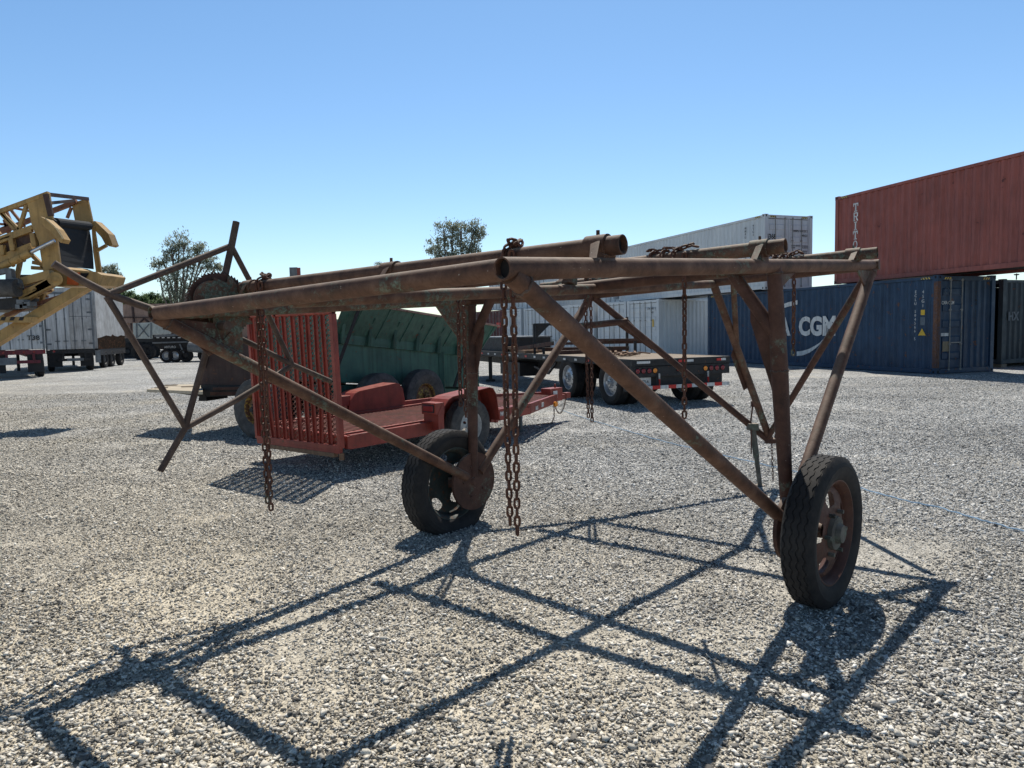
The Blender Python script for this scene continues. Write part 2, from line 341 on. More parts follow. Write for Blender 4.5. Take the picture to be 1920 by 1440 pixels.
def gravel():
    m, nt, N, Lk, P = newmat('gravel_stone')
    geo = N.new('ShaderNodeNewGeometry')
    r = ramp(N, [(.0, (.10, .10, .10)), (.20, (.27, .26, .245)), (.45, (.52, .50, .46)), (.85, (.82, .79, .73)), (1, (.93, .91, .87))])
    Lk.new(geo.outputs['Random Per Island'], r.inputs[0])
    n = noise_n(N, Lk, 150, 4, .7, geo.outputs['Position']); rr = ramp(N, [(.3, g3(.72)), (.7, g3(1.12))]); Lk.new(n.outputs['Fac'], rr.inputs[0])
    c = mix(N, Lk, 1.0, r.outputs[0], rr.outputs[0], 'MULTIPLY')
    n1 = noise_n(N, Lk, .35, 5, .6, geo.outputs['Position']); rp = ramp(N, [(.35, g3(.86)), (.65, g3(1.12))]); Lk.new(n1.outputs['Fac'], rp.inputs[0])
    c = mix(N, Lk, 1.0, c, rp.outputs[0], 'MULTIPLY')
    c = mix(N, Lk, 1.0, c, warmth(N, Lk, geo.outputs['Position']), 'MULTIPLY')
    Lk.new(c, P.inputs['Base Color']); P.inputs['Roughness'].default_value = .88; P.inputs['Specular IOR Level'].default_value = .2
    # templates : jittered angular icosahedra
    NV = 8; NF = 12; T = []; TF = []
    while len(T) < 24:   # angular crushed rock: convex hulls of eight points
        bm = bmesh.new()
        for k in range(NV):
            q = Vector(rng.normal(0, 1, 3)).normalized() * rng.uniform(.85, 1.15); bm.verts.new((q.x * 1.15, q.y * .95, q.z * .8))
        r_ = bmesh.ops.convex_hull(bm, input=bm.verts)
        bm.verts.ensure_lookup_table(); bm.verts.index_update()
        if len(bm.faces) == NF and all(v.link_faces for v in bm.verts):
            T.append(np.array([v.co[:] for v in bm.verts])); TF.append(np.array([[v.index for v in f.verts] for f in bm.faces]))
        bm.free()
    P_ = []
    # density falls with distance from where the photographer stood
    y = 2.0; pts = []
    while y < 22:
        dy = .25; wdt = y * 1.62 + 1.6
        dens = 5800 if y < 4.5 else 5800 * (4.5 / y) ** 1.55
        k = int(dens * dy * wdt); xs = rng.uniform(-wdt / 2, wdt / 2, k); ys = rng.uniform(y, y + dy, k)
        pts.append(np.stack([xs, ys, np.full(k, min(1.0, .55 + y * .045) if y > 4.5 else .78)], 1)); y += dy
    pts = np.concatenate(pts); n = len(pts)
    # dusty patches carry fewer stones
    keep = np.ones(n, bool); sink = np.zeros(n)
    for i in range(n):
        x_, y_ = pts[i, 0], pts[i, 1]
        q = noise.noise(Vector((x_ * .55, y_ * .55, 3.1))) + .45 * noise.noise(Vector((x_ * 2.2, y_ * 2.2, 7.7)))
        d = q + .62 * max(0, min(1, (6.0 - y_) / 3.6)) * max(0, min(1, (1.2 - x_) / 3.2))
        if rng.random() < max(0, min(.72, (d - .22) * 1.7)): keep[i] = False
        sink[i] = max(0, min(1, (d - .2) * 2.0))
    pts = pts[keep]; sink = sink[keep]; n = len(pts)
    s = np.exp(rng.normal(math.log(.0062), .42, n)) * np.clip(1.25 - (pts[:, 1] - 3.0) * .12, 1.0, 1.3) * (pts[:, 2] / .78); s = np.clip(s, .0035, .026)
    a = rng.uniform(0, 2 * np.pi, n); ti = rng.integers(0, len(T), n); TT = np.array(T)[ti]
    fl = rng.uniform(.5, .95, n)
    ca, sa = np.cos(a), np.sin(a)
    X = TT[:, :, 0] * ca[:, None] - TT[:, :, 1] * sa[:, None]; Y = TT[:, :, 0] * sa[:, None] + TT[:, :, 1] * ca[:, None]; Z = TT[:, :, 2] * fl[:, None]
    tx = rng.normal(0, .35, n); Z = Z + X * tx[:, None]
    vs = np.stack([X * s[:, None] + pts[:, 0:1], Y * s[:, None] + pts[:, 1:2], Z * s[:, None] + (s * (.22 - .55 * sink) + rng.uniform(0, .007, n))[:, None]], 2).reshape(-1, 3)
    nv = NV; fs = (np.array(TF)[ti] + (np.arange(n) * nv)[:, None, None]).reshape(-1, 3)
    me = bpy.data.meshes.new('gravel'); me.vertices.add(len(vs)); me.vertices.foreach_set('co', vs.astype(np.float32).ravel())
    me.loops.add(len(fs) * 3); me.loops.foreach_set('vertex_index', fs.astype(np.int32).ravel())
    me.polygons.add(len(fs)); me.polygons.foreach_set('loop_start', np.arange(0, len(fs) * 3, 3, dtype=np.int32))
    me.materials.append(m); me.update(calc_edges=True)
    o = bpy.data.objects.new('gravel', me); COL.objects.link(o)
    tag(o, 'loose pale grey crushed stone covering the yard in front of the pipe trailer', 'gravel', kind='stuff')
    print('STONES', n)
gravel()
# ------------------------------------------------------------------ wheels
def tyre(mb, M, R, w, rr, n=120, grooves=4, zig=.004, gd=.005, flat=None, lugs=True):
    hw = w / 2; prof = []
    tw = hw * .80
    prof += [(-hw * .62, rr), (-hw * .86, rr + (R - rr) * .18), (-hw, rr + (R - rr) * .5), (-hw * .985, rr + (R - rr) * .60), (-hw * 1.005, rr + (R - rr) * .63), (-hw * .975, rr + (R - rr) * .66), (-hw * .95, rr + (R - rr) * .8), (-tw, R - .012)]
    gx = []
    for g in range(grooves):
        c = -tw + (g + .5) * 2 * tw / grooves; g_ = .13 * 2 * tw / grooves
        if g == 0: prof.append((-tw + .004, R - .003))
        prof += [(c - g_, R), (c - g_ * .55, R - gd), (c + g_ * .55, R - gd), (c + g_, R)]; gx += [len(prof) - 4, len(prof) - 3, len(prof) - 2, len(prof) - 1]
    prof += [(tw - .004, R - .003), (tw, R - .012), (hw * .95, rr + (R - rr) * .8), (hw * .975, rr + (R - rr) * .66), (hw * 1.005, rr + (R - rr) * .63), (hw * .985, rr + (R - rr) * .60), (hw, rr + (R - rr) * .5), (hw * .86, rr + (R - rr) * .18), (hw * .62, rr)]
    gset = set(gx); last = len(prof) - 1; edge = {7, 8, last - 7, last - 8}
    def fn(i, j, a, r, t):
        if j in gset: a += zig * (1 if (i // 2) % 2 else -1)
        if lugs and j in edge and i % 2: r -= .007
        return a, r
    st = len(mb.v); mb.lathe(prof, Matrix(), n, fn=fn)
    for k in range(st, len(mb.v)):
        q = mb.v[k]
        if flat is not None:
            # z down = local -Z after frame; frame maps local z to world z
            if q.z < -flat * .55:
                tt = (-q.z - flat * .55) / (R - flat * .55); q.x *= 1 + .45 * tt * tt; 
            if q.z < -flat: q.z = -flat + (q.z + flat) * .03; q.x *= 1.12; q.y *= 1.04
        mb.v[k] = M @ q
def dish(mb, M, prof, holes, n=120):
    # prof [(axial, radius)] refined ; holes list of (angle, radius, ra, rt)
    pts = []
    for (a0, r0), (a1, r1) in zip(prof, prof[1:]):
        k = max(1, int(abs(r1 - r0) / .008))
        pts += [(a0 + (a1 - a0) * i / k, r0 + (r1 - r0) * i / k) for i in range(k)]
    pts.append(prof[-1]); k = len(pts); vs = []; fs = []
    for i in range(n):
        t = 2 * math.pi * i / n
        for a, r in pts: vs.append(M @ Vector((a, r * math.cos(t), r * math.sin(t))))
    for i in range(n):
        t = 2 * math.pi * (i + .5) / n
        for j in range(k - 1):
            rm = (pts[j][1] + pts[j + 1][1]) / 2; bad = False
            for ha, hr, ra, rt in holes:
                da = (t - ha + math.pi) % (2 * math.pi) - math.pi
                if ((rm - hr) / ra) ** 2 + (da * rm / rt) ** 2 < 1: bad = True
            if not bad: fs.append((i * k + j, i * k + j + 1, ((i + 1) % n) * k + j + 1, ((i + 1) % n) * k + j))
    mb.add(vs, fs)
def wheel(parent, M, R, w, rr, tm, rm, hm, holes=5, hr=.66, hs=(.2, .3), nt_=100, world=True, name='wheel', flat=None, dishd=.35, hub=True, grooves=4, out=1, zig=.006, lugs=True, nuts=8, hubr=.3, label=None, hublen=.12):
    # out=+1: outer face towards +X of M
    mb = MB(); tyre(mb, M, R, w, rr, nt_, grooves, zig, flat=flat, lugs=lugs)
    t = mb.build(name, tm, parent, world=world, smooth=True, label=label)
    mb = MB(); hw = w / 2 * .62
    mb.lathe([(-hw - .012, rr + .012), (-hw, rr - .004), (-hw * .5, rr - .022), (hw * .5, rr - .022), (hw, rr - .004), (hw + .012, rr + .012), (hw + .012, rr + .004), (hw - .01, rr - .012), (0, rr - .032), (-hw + .01, rr - .012), (-hw - .012, rr + .004)], M, 64, closed=True)
    hl = [(2 * math.pi * (k + .35) / holes, rr * hr, rr * hs[0] / 2 * 1.2, rr * hs[1] / 2 * 1.2) for k in range(holes)] if holes else []
    dd = out * hw
    dish(mb, M, [(dd * (1 - dishd) * .2, rr - .024), (dd * .45, rr * .86), (dd * (.95), rr * .52), (dd * .95, rr * hubr * .8), (dd * .95, .001)], hl)
    mb.build('rim', rm, t, world=world, smooth=True)
    if hub:
        mb = MB(); x0 = dd * .95
        mb.lathe([(x0, rr * hubr), (x0 + out * hublen * .45, rr * hubr * .95), (x0 + out * hublen * .5, rr * hubr * .6), (x0 + out * hublen, rr * hubr * .5), (x0 + out * hublen, .001)], M, 28)
        for k in range(nuts):
            a = 2 * math.pi * k / nuts; c = Vector((0, math.cos(a), math.sin(a))) * rr * (hubr + .1)
            mb.tube(M @ (c + Vector((x0, 0, 0))), M @ (c + Vector((x0 + out * .035, 0, 0))), .013, 6)
        mb.build('hub', hm, t, world=world, smooth=True)
    return t
# ------------------------------------------------------------------ the pipe trailer
B = V(2.927, 5.777, 2.16); L = V(-2.078, 4.185, 1.84); C = V(.825, 7.37, 2.04); A = V(.003, 2.585, 1.92)
PR = .042
Am = lambda t: A.lerp(B, t)
Lm = lambda t: L.lerp(C, t)
adir = ((B - A) + (C - L)).normalized(); adir_h = V(adir.x, adir.y, 0).normalized(); ndir = V(adir_h.y, -adir_h.x, 0)
RWc = V(1.858, 4.195, .455); LWc = V(-.57, 6.06, .395)
pt = thing('pipe_trailer', 'rusty green-brown pipe-frame trailer with top rails, chains and a wire reel, one tyre flat', 'trailer', (.4, 5.0, 0))
plR = V(1.865, 4.215, .46) - ndir * .20; plL = V(-.351, 6.083, .40)
topR = Am(.545); topL = Lm(.60)
plR = V(topR.x, topR.y, .47).lerp(plR, .85); 
def pipe(name, p0, p1, r=PR, mat='pipe', hollow=0, par=pt, ext=0, label=None):
    p0 = Vector(p0); p1 = Vector(p1); d = (p1 - p0).normalized() * ext
    mb = MB(); mb.tube(p0 - d, p1 + d, r, 22, hollow=hollow)
    return mb.build(name, M_[mat], par, world=True, smooth=True, label=label)
pipe('side_rail', A - adir * .045, B, hollow=.006, label='open-ended near side rail'); pipe('side_rail', L - adir * .03, C, mat='pipe_g', hollow=.006)
def bore(p, d, par=None, r=PR): mb = MB(); mb.tube(p + d * .028, p + d * .034, r - .0066, 20); mb.build('bore_shade', M_['dark'], pt, world=True)  # dark disc stands in for the shade inside the open pipe
bore(A - adir * .045, adir); bore(L - adir * .03, adir)
e_ = (A - L).normalized()
pipe('cross_rail', L + e_ * .03, A - e_ * .034, label='near cross pipe')
pipe('cross_rail', C - e_ * .03, B + e_ * .05); pipe('cross_rail', topL, topR, mat='pipe_r')
AM = A.lerp(L, .5); BM = B.lerp(C, .5)
pipe('spine_pipe', AM - V(0, 0, .02), BM - V(0, 0, .02), .036, 'pipe_g')
# legs
def weld(p, d, r):
    a_, b_ = perp(d); mb = MB(); mb.path([p + (a_ * math.cos(k * .2618) + b_ * math.sin(k * .2618)) * (r + .001 * math.sin(k * 2.7)) + d * .004 * math.sin(k * 1.9 + r * 90) for k in range(24)], [.0055 + .0018 * math.sin(k * 3.1) for k in range(24)], 6, closed=True); mb.build('weld_bead', M_['pipe_b'], pt, world=True, smooth=True)
def legs(hub, a, top, b, names=('leg', 'leg', 'leg')):
    h = hub
    for q in (a, b): d_ = (h - q).normalized(); weld(q + d_ * .075, d_, .041)
    weld(top + (h - top).normalized() * .045, (h - top).normalized(), .045); weld(top.lerp(h, .4), (h - top).normalized(), .052)
    pipe('leg', a, h + (a - h).normalized() * .10, .040, 'pipe')
    pipe('leg', b, h + (b - h).normalized() * .10, .040, 'pipe')
    mb = MB(); mb.tube(top, top.lerp(h, .4), .043, 20, r1=.052); mb.tube(top.lerp(h, .4), h + V(0, 0, .05), .052, 20, r1=.037)
    mb.build('post', M_['pipe_r'], pt, world=True, smooth=True)
legs(plR, A - V(0, 0, .02), topR, B - V(0, 0, .02))
legs(plL, L - V(0, 0, .02), topL, C - V(0, 0, .03))
# braces and web plates at the posts
for top, hub, sgn, cen, br, bq in ((topR, plR, -1, topL, .27, .27), (topL, plL, 1, topR, .24, .24)):
    dd = (cen - top).normalized(); q1 = top + dd * br; q2 = top.lerp(hub, bq)
    pipe('brace', q1 - V(0, 0, .01), q2, .040, 'pipe_r')
    mb = MB(); mb.prism([top.lerp(hub, bq * .5) + dd * br * .6, q2, top.lerp(hub, .62), top.lerp(hub, bq * 1.7) + dd * .06, top.lerp(hub, bq * .75) + dd * br * .62], adir_h * .01)
    mb.build('web_plate', M_['pipe_r'], pt, world=True)
# gusset plates beside left post and at left corner
mb = MB(); mb.prism([topL + adir_h * -.42 + V(0, 0, -.04), topL + V(0, 0, -.05), topL.lerp(plL, .32)], ndir * .012); mb.build('gusset', M_['greenplate'], pt, world=True)
mb = MB(); mb.prism([topR + adir_h * .30 + V(0, 0, -.03), topR + V(0, 0, -.05) + adir_h * .02, topR.lerp(plR, .1)], ndir * .012); mb.build('gusset', M_['pipe_g'], pt, world=True)
mb = MB(); mb.prism([B - adir_h * .42 + V(0, 0, -.06), B - adir_h * .1 + V(0, 0, -.05), B - adir_h * .20 + V(0, 0, -.2)], ndir * .012); mb.build('gusset', M_['pipe_g'], pt, world=True)
# hub plates
for hub, mat, hz in ((plR, 'pipe_r', .44), (plL, 'pipe_r', .40)):
    mb = MB(); M = frame(hub if hub is plR else hub, ndir, V(0, 0, 1))
    c = V(hub.x, hub.y, hz); M = frame(c, ndir, V(0, 0, 1))
    pr_ = .20 if hub is plR else .25; mb.lathe([(-.012, .001), (-.012, pr_), (.012, pr_), (.012, .001)], M, 48)
    for k in range(5):
        a = 2 * math.pi * k / 5 + .3; q = M @ V(.012, .13 * math.cos(a), .13 * math.sin(a)); mb.tube(q, q + ndir * .008, .01, 8)
    mb.tube(M @ V(0, 0, 0), M @ V(.02, 0, 0), .028, 12)
    o = mb.build('hub_plate', M_['pipe_r'], pt, world=True, smooth=True)
    mb = MB(); mb.tube(c, (RWc if hub is plR else LWc), .045, 16); mb.build('axle', M_['pipe_r'], pt, world=True, smooth=True)
# wheel faces n slightly toed as seen
MR = frame(RWc, V(.728, -.685, -.015), V(.685, .728, 0)); ML = frame(LWc, V(.76, -.65, 0), V(.65, .76, 0))
wheel(pt, MR, .455, .188, .305, M_['tyre'], M_['rimred'], M_['hub'], holes=5, hr=.68, hs=(.24, .34), nt_=150, grooves=4, out=1, hubr=.34, hublen=.06, nuts=6)
wheel(pt, ML, .46, .225, .30, M_['tyre'], M_['rimgreen'], M_['hub'], holes=5, hr=.68, hs=(.26, .36), nt_=150, grooves=4, out=-1, flat=.395, hubr=.3, zig=.008, label='wheel with a flat tyre')
# bunk pipes on top rails
T = []
E1 = V(.475, 2.99, 2.045); E2 = V(1.575, 4.09, 2.145); E3 = V(2.735, 5.33, 2.215)
drop = V(0, 0, -.02); bd = (L - A).normalized()
for k, (E, Ln) in enumerate(((E1, 3.05), (E2, 3.05), (E3, 3.05))):
    dd = bd.copy()
    if k == 0: dd = (V(-1.93, 4.82, 2.0) - E).normalized()
    F_ = E + dd * Ln; T.append((E, F_, dd))
    pipe('bunk_pipe', E, F_, .042, ('pipe', 'pipe_g', 'pipe_g')[k], hollow=.006); bore(E, dd)
    # sleeves with bracket over the near rail, middle and the far rail
    def closest(E, dd, P0, P1):
        best = None
        for i in range(200):
            q = P0.lerp(P1, i / 199); s = max(0, min(Ln, (q - E).dot(dd))); d_ = (E + dd * s - q); d_.z = 0
            if best is None or d_.length < best[0]: best = (d_.length, s, q)
        return best
    for P0, P1 in ((A, B), (AM, BM), (L, C)):
        _, s, q = closest(E, dd, P0, P1); s = min(max(s, .12), Ln - .1)
        c = E + dd * s
        mb = MB(); mb.tube(c - dd * .05, c + dd * .05, .053, 20, hollow=.010)
        mb.beam(V(q.x, q.y, q.z + .02), V(c.x, c.y, c.z - .045), .07, .09, up=adir_h)
        mb.prism([c + adir_h * -.055 + V(0, 0, .01), c + adir_h * -.05 - dd * .03 + V(0, 0, .02), V(q.x, q.y, q.z + .03) - adir_h * .14 - dd * .03, V(q.x, q.y, q.z + .03) - adir_h * .13], -dd * .012)
        mb.tube(c + V(0, 0, .045), c + V(0, 0, .072), .008, 8)
        mb.build('sleeve_bracket', M_['pipe_g' if P0 is not A or k else 'pipe'], pt, world=True, smooth=True)
# tongue
HT = gnd(1437, 822, .5); HT = V(2.60, 7.45, .52); HT = at(1438, 823, 7.45)
pipe('tongue_pipe', C + e_ * .05 - V(0, 0, .03), HT, .034, 'pipe_r'); pipe('tongue_pipe', BM - V(0, 0, .03), HT + V(.03, 0, 0), .036, 'pipe'); 
bq = onplane(1600, 562, B, ndir); pipe('tongue_pipe', B.lerp(HT, .06), HT, .030, 'pipe_r')
pipe('tongue_brace', BM + e_ * .18 - V(0, 0, .02), (BM.lerp(HT, .40)), .026, 'pipe_g')
q1 = C.lerp(plL, .20); q2 = (C + e_ * .05).lerp(HT, .18)
pipe('corner_brace', q1, q2, .034, 'pipe_r')
mb = MB(); mb.prism([q2 + V(0, 0, .04), q2 - e_ * .1 + V(0, 0, -.04), C.lerp(HT, .34) + V(0, 0, -.05), C.lerp(HT, .34)], adir_h * .01); mb.build('gusset', M_['pipe_r'], pt, world=True)
mb = MB()
q1 = BM.lerp(HT, .38); mb.prism([q1 + V(-.02, 0, .0), q1 + V(-.05, 0, -.08), BM.lerp(HT, .62) + V(-.05, 0, -.06), BM.lerp(HT, .64) + V(-.02, 0, 0)], adir_h * .01); mb.build('web_plate', M_['pipe_r'], pt, world=True)
mb = MB(); mb.beam(HT - e_ * .02 - V(0, 0, .02), HT + V(.16, -.02, -.02), .09, .05); mb.tube(HT + V(.10, 0, -.05), HT + V(.10, 0, .05), .02, 10); mb.box(HT + V(.14, 0, .03), (.05, .07, .06)); mb.build('hitch', M_['pipe_r'], pt, world=True)
JF = gnd(1425, 911); Jt = at(1411, 800, JF.y)
mb = MB(); mb.tube(JF + V(0, 0, .005), JF.lerp(Jt, .55), .024, 14); mb.tube(JF.lerp(Jt, .48), Jt, .031, 14); mb.box(Jt, (.1, .09, .07)); mb.tube(JF + V(0, 0, .0), JF + V(0, 0, .012), .05, 14)
jk = mb.build('jack', M_['hub'], pt, world=True, smooth=True)
mb = MB(); mb.tube(Jt + V(-.02, 0, .04), Jt + V(0, 0, .22), .008, 8); mb.tube(Jt + V(-.03, -.05, -.02), Jt + V(-.03, -.05, -.28), .007, 8); mb.box(Jt + V(0, 0, .24), (.03, .03, .06)); mb.build('crank', M_['pipe_r'], jk, world=True)
# ---- wire reel at the left corner
PO = L - ndir * .15 + V(-.0, .0, 0)
def rp(x, y, off=0): return onplane(x, y, PO + ndir * off, ndir)
J1, J2, J3, J4 = rp(203, 551), rp(432, 462), rp(346, 803), rp(548, 684); RC = rp(400, 612)
def rpath(pts, r=.021):
    mb = MB(); mb.path([rp(*p) for p in pts], r, 12); return mb.build('reel_arm', M_['pipe_b'], reel, world=True, smooth=True)
mb = MB(); mb.tube(RC - ndir * .05, RC + ndir * .20, .03, 14); reel = mb.build('reel', M_['pipe_b'], pt, world=True, smooth=True)
rpath([(100, 494), (150, 524), (204, 552), (280, 578), (345, 598), (400, 612)], .022); rpath([(400, 612), (470, 644), (548, 684), (620, 715)], .019)
rpath([(443, 416), (434, 462), (420, 525), (400, 612)], .022); rpath([(400, 612), (385, 665), (347, 803), (300, 884)], .020)
rpath([(203, 552), (433, 461)], .019); rpath([(200, 556), (215, 580), (347, 800)], .019); rpath([(347, 803), (440, 752), (500, 716), (548, 684)], .019); rpath([(434, 462), (470, 530), (500, 585), (548, 684)], .018)
def toothed(cx, cy, r, nt, td, off, mat, slant=1, name='ratchet_disc', thick=.014):
    c = rp(cx, cy, off); M = frame(c, ndir, V(0, 0, 1)); poly = []
    for k in range(nt):
        a = 2 * math.pi * k / nt; b = 2 * math.pi * (k + .85) / nt
        poly.append(M @ V(0, r * math.cos(a), r * math.sin(a))); poly.append(M @ V(0, (r + td) * math.cos(b), (r + td) * math.sin(b)))
    n = len(poly); mb = MB(); vs = poly + [p + ndir * thick for p in poly] + [c, c + ndir * thick]
    fs = [(i, (i + 1) % n, n + (i + 1) % n, n + i) for i in range(n)] + [(2 * n, (i + 1) % n, i) for i in range(n)] + [(2 * n + 1, n + i, n + (i + 1) % n) for i in range(n)]
    mb.add(vs, fs); return mb.build(name, M_[mat], reel, world=True, label=None)
toothed(410, 574, .205, 60, .014, .02, 'pipe_r'); toothed(426, 574, .15, 12, .05, .045, 'greenplate'); toothed(398, 562, .12, 30, 0.0, .06, 'greenplate', name='ratchet_plate')
mb = MB(); P5 = [(398, 582), (440, 585), (452, 600), (455, 668), (428, 664), (418, 640), (402, 632)]
mb.prism([rp(x, y, .10) for x, y in P5], ndir * .012); mb.prism([rp(402, 655, .115), rp(432, 622, .115), rp(434, 627, .115), rp(406, 660, .115)], ndir * .012); mb.build('reel_plate', M_['greenplate'], reel, world=True)
mb = MB(); mb.prism([rp(x, y, .13) for x, y in [(330, 598), (400, 606), (420, 650), (392, 668), (362, 640)]], ndir * .01); mb.build('gusset', M_['pipe_r'], pt, world=True)
# ------------------------------------------------------------------ chains
def link_mesh(mb, c, d, side, Lk_=.062, Wd=.036, r=.0068):
    d = d.normalized(); side = (side - d * side.dot(d)).normalized(); h = (Lk_ - Wd) / 2; rad = Wd / 2 - r
    pts = []
    for k in range(5): a = math.pi * k / 4; pts.append(c + d * (h + rad * math.sin(a)) + side * rad * math.cos(a))
    for k in range(5): a = math.pi + math.pi * k / 4; pts.append(c + d * (-h + rad * math.sin(a)) + side * rad * math.cos(a))
    mb.path(pts, r, 6, closed=True)
def chain_along(mb, pts, pitch=.0425, twist=0.0, k0=0, jit=0.0, **kw):
    pts = [Vector(p) for p in pts]; seg = [(b - a).length for a, b in zip(pts, pts[1:])]; tot = sum(seg); s = 0; k = k0
    while s < tot:
        q = s; i = 0
        while i < len(seg) - 1 and q > seg[i]: q -= seg[i]; i += 1
        d = (pts[i + 1] - pts[i]).normalized(); c = pts[i] + d * q
        a, b = perp(d); an = twist * k + (math.pi / 2 if k % 2 else 0) + random.uniform(-jit, jit)
        link_mesh(mb, c, d, a * math.cos(an) + b * math.sin(an), **kw); s += pitch; k += 1
def chain(label, ti, s, zb1, zb2, sep=.035, turns=1.6, spread=.06, single=False, wire=.0045):
    E, F_, dd = T[ti]; c = E + dd * s; up = V(0, 0, 1); nn = dd.cross(up).normalized()
    mb = MB(); rr = .042 + .014
    # loose end down, round the pipe, other end down
    loc = lambda a, off: c + dd * off + (nn * math.cos(a) + up * math.sin(a)) * rr
    n = int(turns * 14); wrap = [loc(math.pi + 2 * math.pi * turns * i / n - .0, -spread / 2 + spread * i / n) for i in range(n + 1)]
    wrap.append(wrap[-1])
    st = wrap[0]; en = wrap[-2]
    low1 = V(st.x, st.y, zb1); low2 = V(en.x, en.y, zb2) + dd * (sep - spread if not single else 0)
    chain_along(mb, [st, st + (low1 - st) * .3 + nn * .006, low1], twist=.06, k0=0, jit=.12)
    if not single: chain_along(mb, [en, en.lerp(low2, .5) + dd * .004, low2], twist=-.05, k0=1, jit=.12)
    chain_along(mb, wrap[:-1], twist=.5, jit=.5)
    # a few bunched links lying on top
    top = [c + up * (.062 + .012 * math.sin(k * 1.7)) + dd * (-spread * .7 + spread * 1.4 * k / 9) + nn * .02 * math.sin(k * 2.3) for k in range(10)]
    chain_along(mb, top, twist=.9, jit=.9)
    o = mb.build('chain', M_['chain'], None, smooth=True)
    tag(o, label, 'chain', 'rusty chains hanging from the bunk pipes of the pipe trailer'); return o
def s_at(ti, px):
    E, F_, dd = T[ti]; best = None
    for i in range(400):
        s = 3.05 * i / 399; q = E + dd * s - EYEP; x = 960 + FPX * q.dot(_R) / q.dot(_F)
        if best is None or abs(x - px) < best[0]: best = (abs(x - px), s)
    return best[1]
chain('long double rusty chain nearest the middle of the photo, below the open pipe end', 0, s_at(0, 966), .74, .78, sep=.042, turns=1.0, spread=.05)
chain('long double rusty chain at far left beside the red mesh ramp', 0, s_at(0, 500), .57, .62, sep=.035, turns=1.0, spread=.04)
chain('thin double rusty chain hanging beside the left post above the flat tyre', 1, s_at(1, 872), 1.04, 1.10, sep=.05, turns=1.0, spread=.05)
chain('single rusty chain crossing the tail lights of the flatbed trailer', 1, s_at(1, 1256), 1.12, 1.12, sep=.06, turns=3.0, spread=.24, single=True)
chain('thin double rusty chain between the flatbed trailer wheels', 2, s_at(2, 1108), .80, .86, sep=.04, turns=1.0, spread=.06)
chain('short rusty chain right of the right-hand post in front of the blue container', 2, s_at(2, 1471), 1.46, 1.46, sep=.03, turns=3.0, spread=.18, single=True)
# hitch safety chain is a part of the trailer
mb = MB(); q = at(1447, 830, 7.35); chain_along(mb, [q, V(q.x + .01, q.y - .02, .06)], jit=.2, Lk_=.045, Wd=.025, r=.0035, pitch=.032); mb.build('safety_chain', M_['chain'], pt, world=True, smooth=True)
# ------------------------------------------------------------------ rope on the ground
pp = [gnd(x, y, .02) for x, y in [(1055, 770), (1100, 785), (1170, 806), (1250, 829), (1340, 850), (1420, 868), (1500, 886), (1610, 914), (1690, 937), (1760, 951), (1840, 975), (1920, 996), (2100, 1040)]]
fine = []
for i in range(len(pp) - 1):
    for k in range(8):
        q = pp[i].lerp(pp[i + 1], k / 8); fine.append(q + V(.006 * math.sin(i * 3 + k), .012 * math.sin(i * 8 + k * 1.3), .004 * math.sin(k * 2.1)))
mb = MB(); mb.path(fine, .0065, 6); tag(mb.build('rope', M_['rope'], smooth=True), 'thin pale blue rope lying across the gravel at right', 'rope')
def stripemat():
    m, nt, N, Lk, P = newmat('yellow_black_stripes'); vec = N.new('ShaderNodeTexCoord').outputs['Object']
    sx = N.new('ShaderNodeSeparateXYZ'); Lk.new(vec, sx.inputs[0]); a = N.new('ShaderNodeMath'); a.operation = 'ADD'; Lk.new(sx.outputs['X'], a.inputs[0]); Lk.new(sx.outputs['Y'], a.inputs[1])
    b = N.new('ShaderNodeMath'); b.operation = 'MULTIPLY_ADD'; Lk.new(sx.outputs['Z'], b.inputs[0]); b.inputs[1].default_value = -.7; Lk.new(a.outputs[0], b.inputs[2])
    c = N.new('ShaderNodeMath'); c.operation = 'MULTIPLY'; Lk.new(b.outputs[0], c.inputs[0]); c.inputs[1].default_value = 10
    d = N.new('ShaderNodeMath'); d.operation = 'FRACT'; Lk.new(c.outputs[0], d.inputs[0]); r = ramp(N, [(.5, (.03, .03, .03)), (.52, (.60, .42, .08))]); Lk.new(d.outputs[0], r.inputs[0]); Lk.new(r.outputs[0], P.inputs['Base Color']); return m
M_['stripe'] = stripemat()
